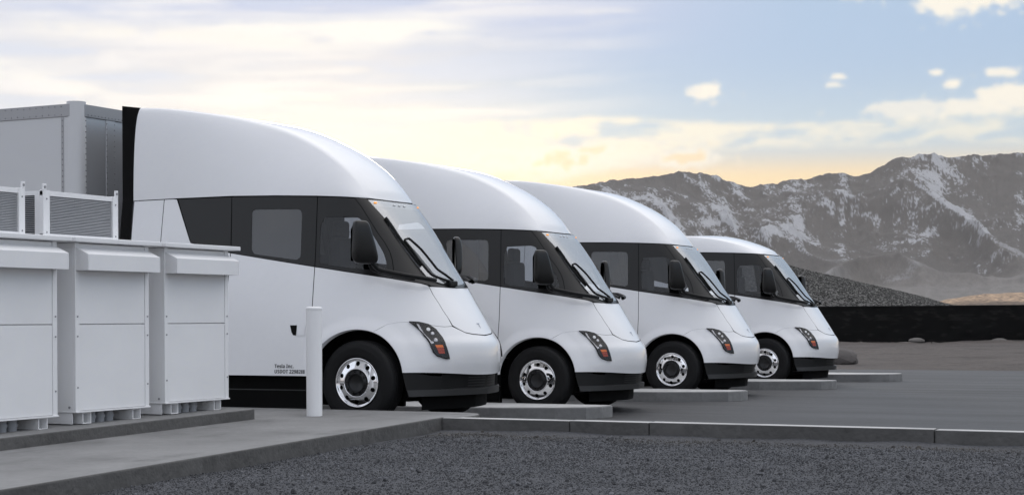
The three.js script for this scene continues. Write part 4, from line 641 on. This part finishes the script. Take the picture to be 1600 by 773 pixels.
// ------------------------------------------------------------------ charging cabinets
{
  const paint = std([0.70, 0.70, 0.715], 0.5, { map: null }), paintTex = noiseTexture(256, (u, v) => tinted([0.83, 0.83, 0.835], 0.94 + 0.1 * tile(u, v, 4, 5, 4, 41)));
  const skin = std([1, 1, 1], 0.48, { map: rep(paintTex, 0.5) }), bolt = std([0.3, 0.3, 0.31], 0.5, { metalness: 0.3 }), pipeM = std([0.34, 0.35, 0.37], 0.55), finM = std([0.50, 0.51, 0.53], 0.4, { metalness: 0.3 }), hole = T.dark;
  const labels = ['white metal charging cabinet cut off by the left edge of the photo', 'white metal charging cabinet standing in the middle of the row of three', 'white metal charging cabinet at the right end of the row, overlapping the nearest truck'];
  [[-11.765, -12.925], [-13.19, -14.355], [-14.62, -15.783]].forEach(([za, zb], i) => {
    const w = za - zb, zm = (za + zb) / 2, padTop = apronY(zm) + 0.115, fx = -11.43, depth = 1.0;
    const c = thing('charging_cabinet', labels[i], 'cabinet', [fx, padTop, zm], 'white charging cabinets on the concrete pad');
    const y0 = 0.122, y1 = 2.305 - padTop, h = w / 2, seamY = 1.43 - padTop;
    mesh('body', [span(-depth, -0.03, y0, y1 - 0.05, -h + 0.002, h - 0.002, 0.006), span(-0.03, 0.0, y0, y1 - 0.05, h - 0.065, h, 0.006), span(-0.03, 0.0, y0, y1 - 0.05, -h, -h + 0.065, 0.006), span(-depth - 0.01, 0.012, y0 - 0.004, y0 + 0.012, -h - 0.006, h + 0.006, 0.003)], skin, c);
    mesh('lower_panel', span(-0.025, -0.007, y0 + 0.016, seamY - 0.005, -h + 0.068, h - 0.068, 0.004), skin, c);
    mesh('upper_panel', span(-0.025, -0.007, seamY + 0.005, y1 - 0.06, -h + 0.068, h - 0.068, 0.004), skin, c);
    // hooded vent: sloping top, upright front, open below
    const vt = y1 - 0.10, vb = 1.975 - padTop, s = new THREE.Shape([[0, vt], [0.16, 2.135 - padTop], [0.16, vb], [0.15, vb], [0.15, 2.13 - padTop - 0.002], [0, vt - 0.012]].map(([a, b]) => new THREE.Vector2(a, b)));
    const cheek = new THREE.Shape([[0, vt], [0.16, 2.135 - padTop], [0.16, vb], [0.0, vb]].map(([a, b]) => new THREE.Vector2(a, b)));
    mesh('vent_hood', [new THREE.ExtrudeGeometry(s, { depth: w - 0.052, bevelEnabled: false }).translate(0.001, 0, -h + 0.026), ...[-h + 0.012, h - 0.024].map((z) => new THREE.ExtrudeGeometry(cheek, { depth: 0.012, bevelEnabled: false }).translate(0.001, 0, z))], skin, c);
    mesh('lid', span(-depth - 0.04, 0.10, y1 - 0.046, y1, -h - 0.105, h + 0.105, 0.008), skin, c);
    for (const z of [h - 0.19, -h + 0.19]) {
      const tubeS = new THREE.Shape(); tubeS.moveTo(-0.065, 0); tubeS.lineTo(0.065, 0); tubeS.lineTo(0.065, 0.116); tubeS.lineTo(-0.065, 0.116); const hp = new THREE.Path(); hp.moveTo(-0.055, 0.01); hp.lineTo(-0.055, 0.106); hp.lineTo(0.055, 0.106); hp.lineTo(0.055, 0.01); tubeS.holes.push(hp);
      mesh('skid', new THREE.ExtrudeGeometry(tubeS, { depth: depth - 0.02, bevelEnabled: false }).rotateY(Math.PI / 2).translate(-depth, 0.002, z), skin, c);
    }
    mesh('skid', span(-0.9, -0.05, 0.004, 0.115, h - 0.012, h - 0.006), skin, c);
    for (const z of [-0.1, 0.04, 0.18]) mesh('conduit', [new THREE.CylinderGeometry(0.052, 0.052, 0.12, 20).translate(-0.16, 0.06, z), new THREE.CylinderGeometry(0.06, 0.06, 0.03, 20).translate(-0.16, 0.06, z)], pipeM, c);
    const bolts = [[seamY + 0.08, 1], [seamY - 0.12, 1], [y0 + 0.25, 1], [seamY + 0.08, -1], [seamY - 0.12, -1], [y0 + 0.25, -1]];
    bolts.forEach(([y, sd]) => mesh('bolt', new THREE.CylinderGeometry(0.009, 0.009, 0.008, 8).rotateZ(Math.PI / 2).translate(0.003, y, sd * (h - 0.03)), bolt, c));
    mesh('bolt', new THREE.CylinderGeometry(0.012, 0.012, 0.01, 8).rotateX(Math.PI / 2).translate(-0.08, y0 + 0.05, h + 0.004), bolt, c);
    if (i < 2) { // louvred cooling coil on top
      const gx = -0.43, gb = y1 + 0.002, gt = 2.80 - padTop, z1 = h + (i ? -0.0 : 0.0), z0 = -h, k = thing('cooling_coil', ['white framed louvred cooling coil on top of the leftmost cabinet', 'white framed louvred cooling coil on top of the middle cabinet'][i], 'cooling coil', [fx + gx, padTop + gb, zm], 'louvred cooling coils on the cabinets');
      const hh = gt - gb, fr = [span(-0.03, 0.012, 0, 0.05, z0, z1, 0.003), span(-0.03, 0.012, hh - 0.055, hh - 0.005, z0, z1, 0.003)];
      mesh('frame', fr, skin, k);
      for (const [a, b] of [[z1 - 0.095, z1], [z0, z0 + 0.085]]) {
        const post = mesh('post', [span(-0.035, 0.02, 0, hh, a, b, 0.003), span(0.0, 0.02, hh, hh + 0.065, (a + b) / 2 + (a > 0 ? 0.0 : -0.045), (a + b) / 2 + (a > 0 ? 0.05 : 0.0), 0.003)], skin, k);
        for (const y of [hh * 0.13, hh * 0.82]) mesh('bolt', new THREE.CylinderGeometry(0.009, 0.009, 0.006, 8).rotateZ(Math.PI / 2).translate(0.022, y, (a + b) / 2), bolt, post);
        mesh('bolt', new THREE.CylinderGeometry(0.014, 0.014, 0.006, 10).rotateZ(Math.PI / 2).translate(0.022, hh + 0.03, (a + b) / 2 + (a > 0 ? 0.025 : -0.022)), bolt, post);
      }
      mesh('side_frame', [span(-0.32, -0.04, 0, 0.04, z1 - 0.03, z1 - 0.005), span(-0.32, -0.04, hh - 0.05, hh - 0.005, z1 - 0.03, z1 - 0.005), span(-0.32, -0.28, 0.04, hh - 0.05, z1 - 0.03, z1 - 0.005), span(-0.10, -0.035, 0.04, hh - 0.05, z1 - 0.03, z1 - 0.005)], skin, k);
      const N = 24, fin = new THREE.BoxGeometry(0.03, 0.0055, z1 - z0 - 0.18).rotateZ(-0.5);
      for (let q = 0; q < N; q++) { const f = mesh('fin', fin, finM, k); f.position.set(-0.012, 0.06 + (q * (hh - 0.125)) / (N - 1), 0); }
      mesh('strut', [span(-0.028, -0.018, 0.05, hh - 0.05, z0 + 0.23, z0 + 0.245), span(-0.028, -0.018, 0.05, hh - 0.05, z0 + 0.27, z0 + 0.28)], finM, k);
      mesh('coil', [span(-0.30, -0.06, 0.01, hh - 0.01, z0 + 0.02, z1 - 0.035)], std([0.05, 0.05, 0.055], 0.8), k);
      const sf = new THREE.BoxGeometry(0.17, 0.005, 0.02); for (let q = 0; q < 20; q++) { const f = mesh('fin', sf, finM, k); f.position.set(-0.19, 0.06 + (q * (hh - 0.125)) / 19, z1 - 0.02); }
    }
  });
}
{ // bollard
  const y = apronY(-16.46), b = thing('bollard', 'white round steel bollard standing on the concrete in front of the nearest truck', 'bollard', [-10.71, y - 0.012, -16.46]);
  const m = phys([0.86, 0.86, 0.865], 0.38, { clearcoat: 0.3, clearcoatRoughness: 0.3 });
  mesh('tube', new THREE.CylinderGeometry(0.092, 0.092, 1.245, 48).translate(0, 0.6225, 0), m, b);
  mesh('cap', new THREE.LatheGeometry([[0, 0.02], [0.06, 0.019], [0.085, 0.014], [0.096, 0.004], [0.097, -0.016], [0.092, -0.018]].map(([r, h]) => new THREE.Vector2(r, h)).reverse(), 48).translate(0, 1.262, 0), m, b);
}
renderer.render(scene, camera);
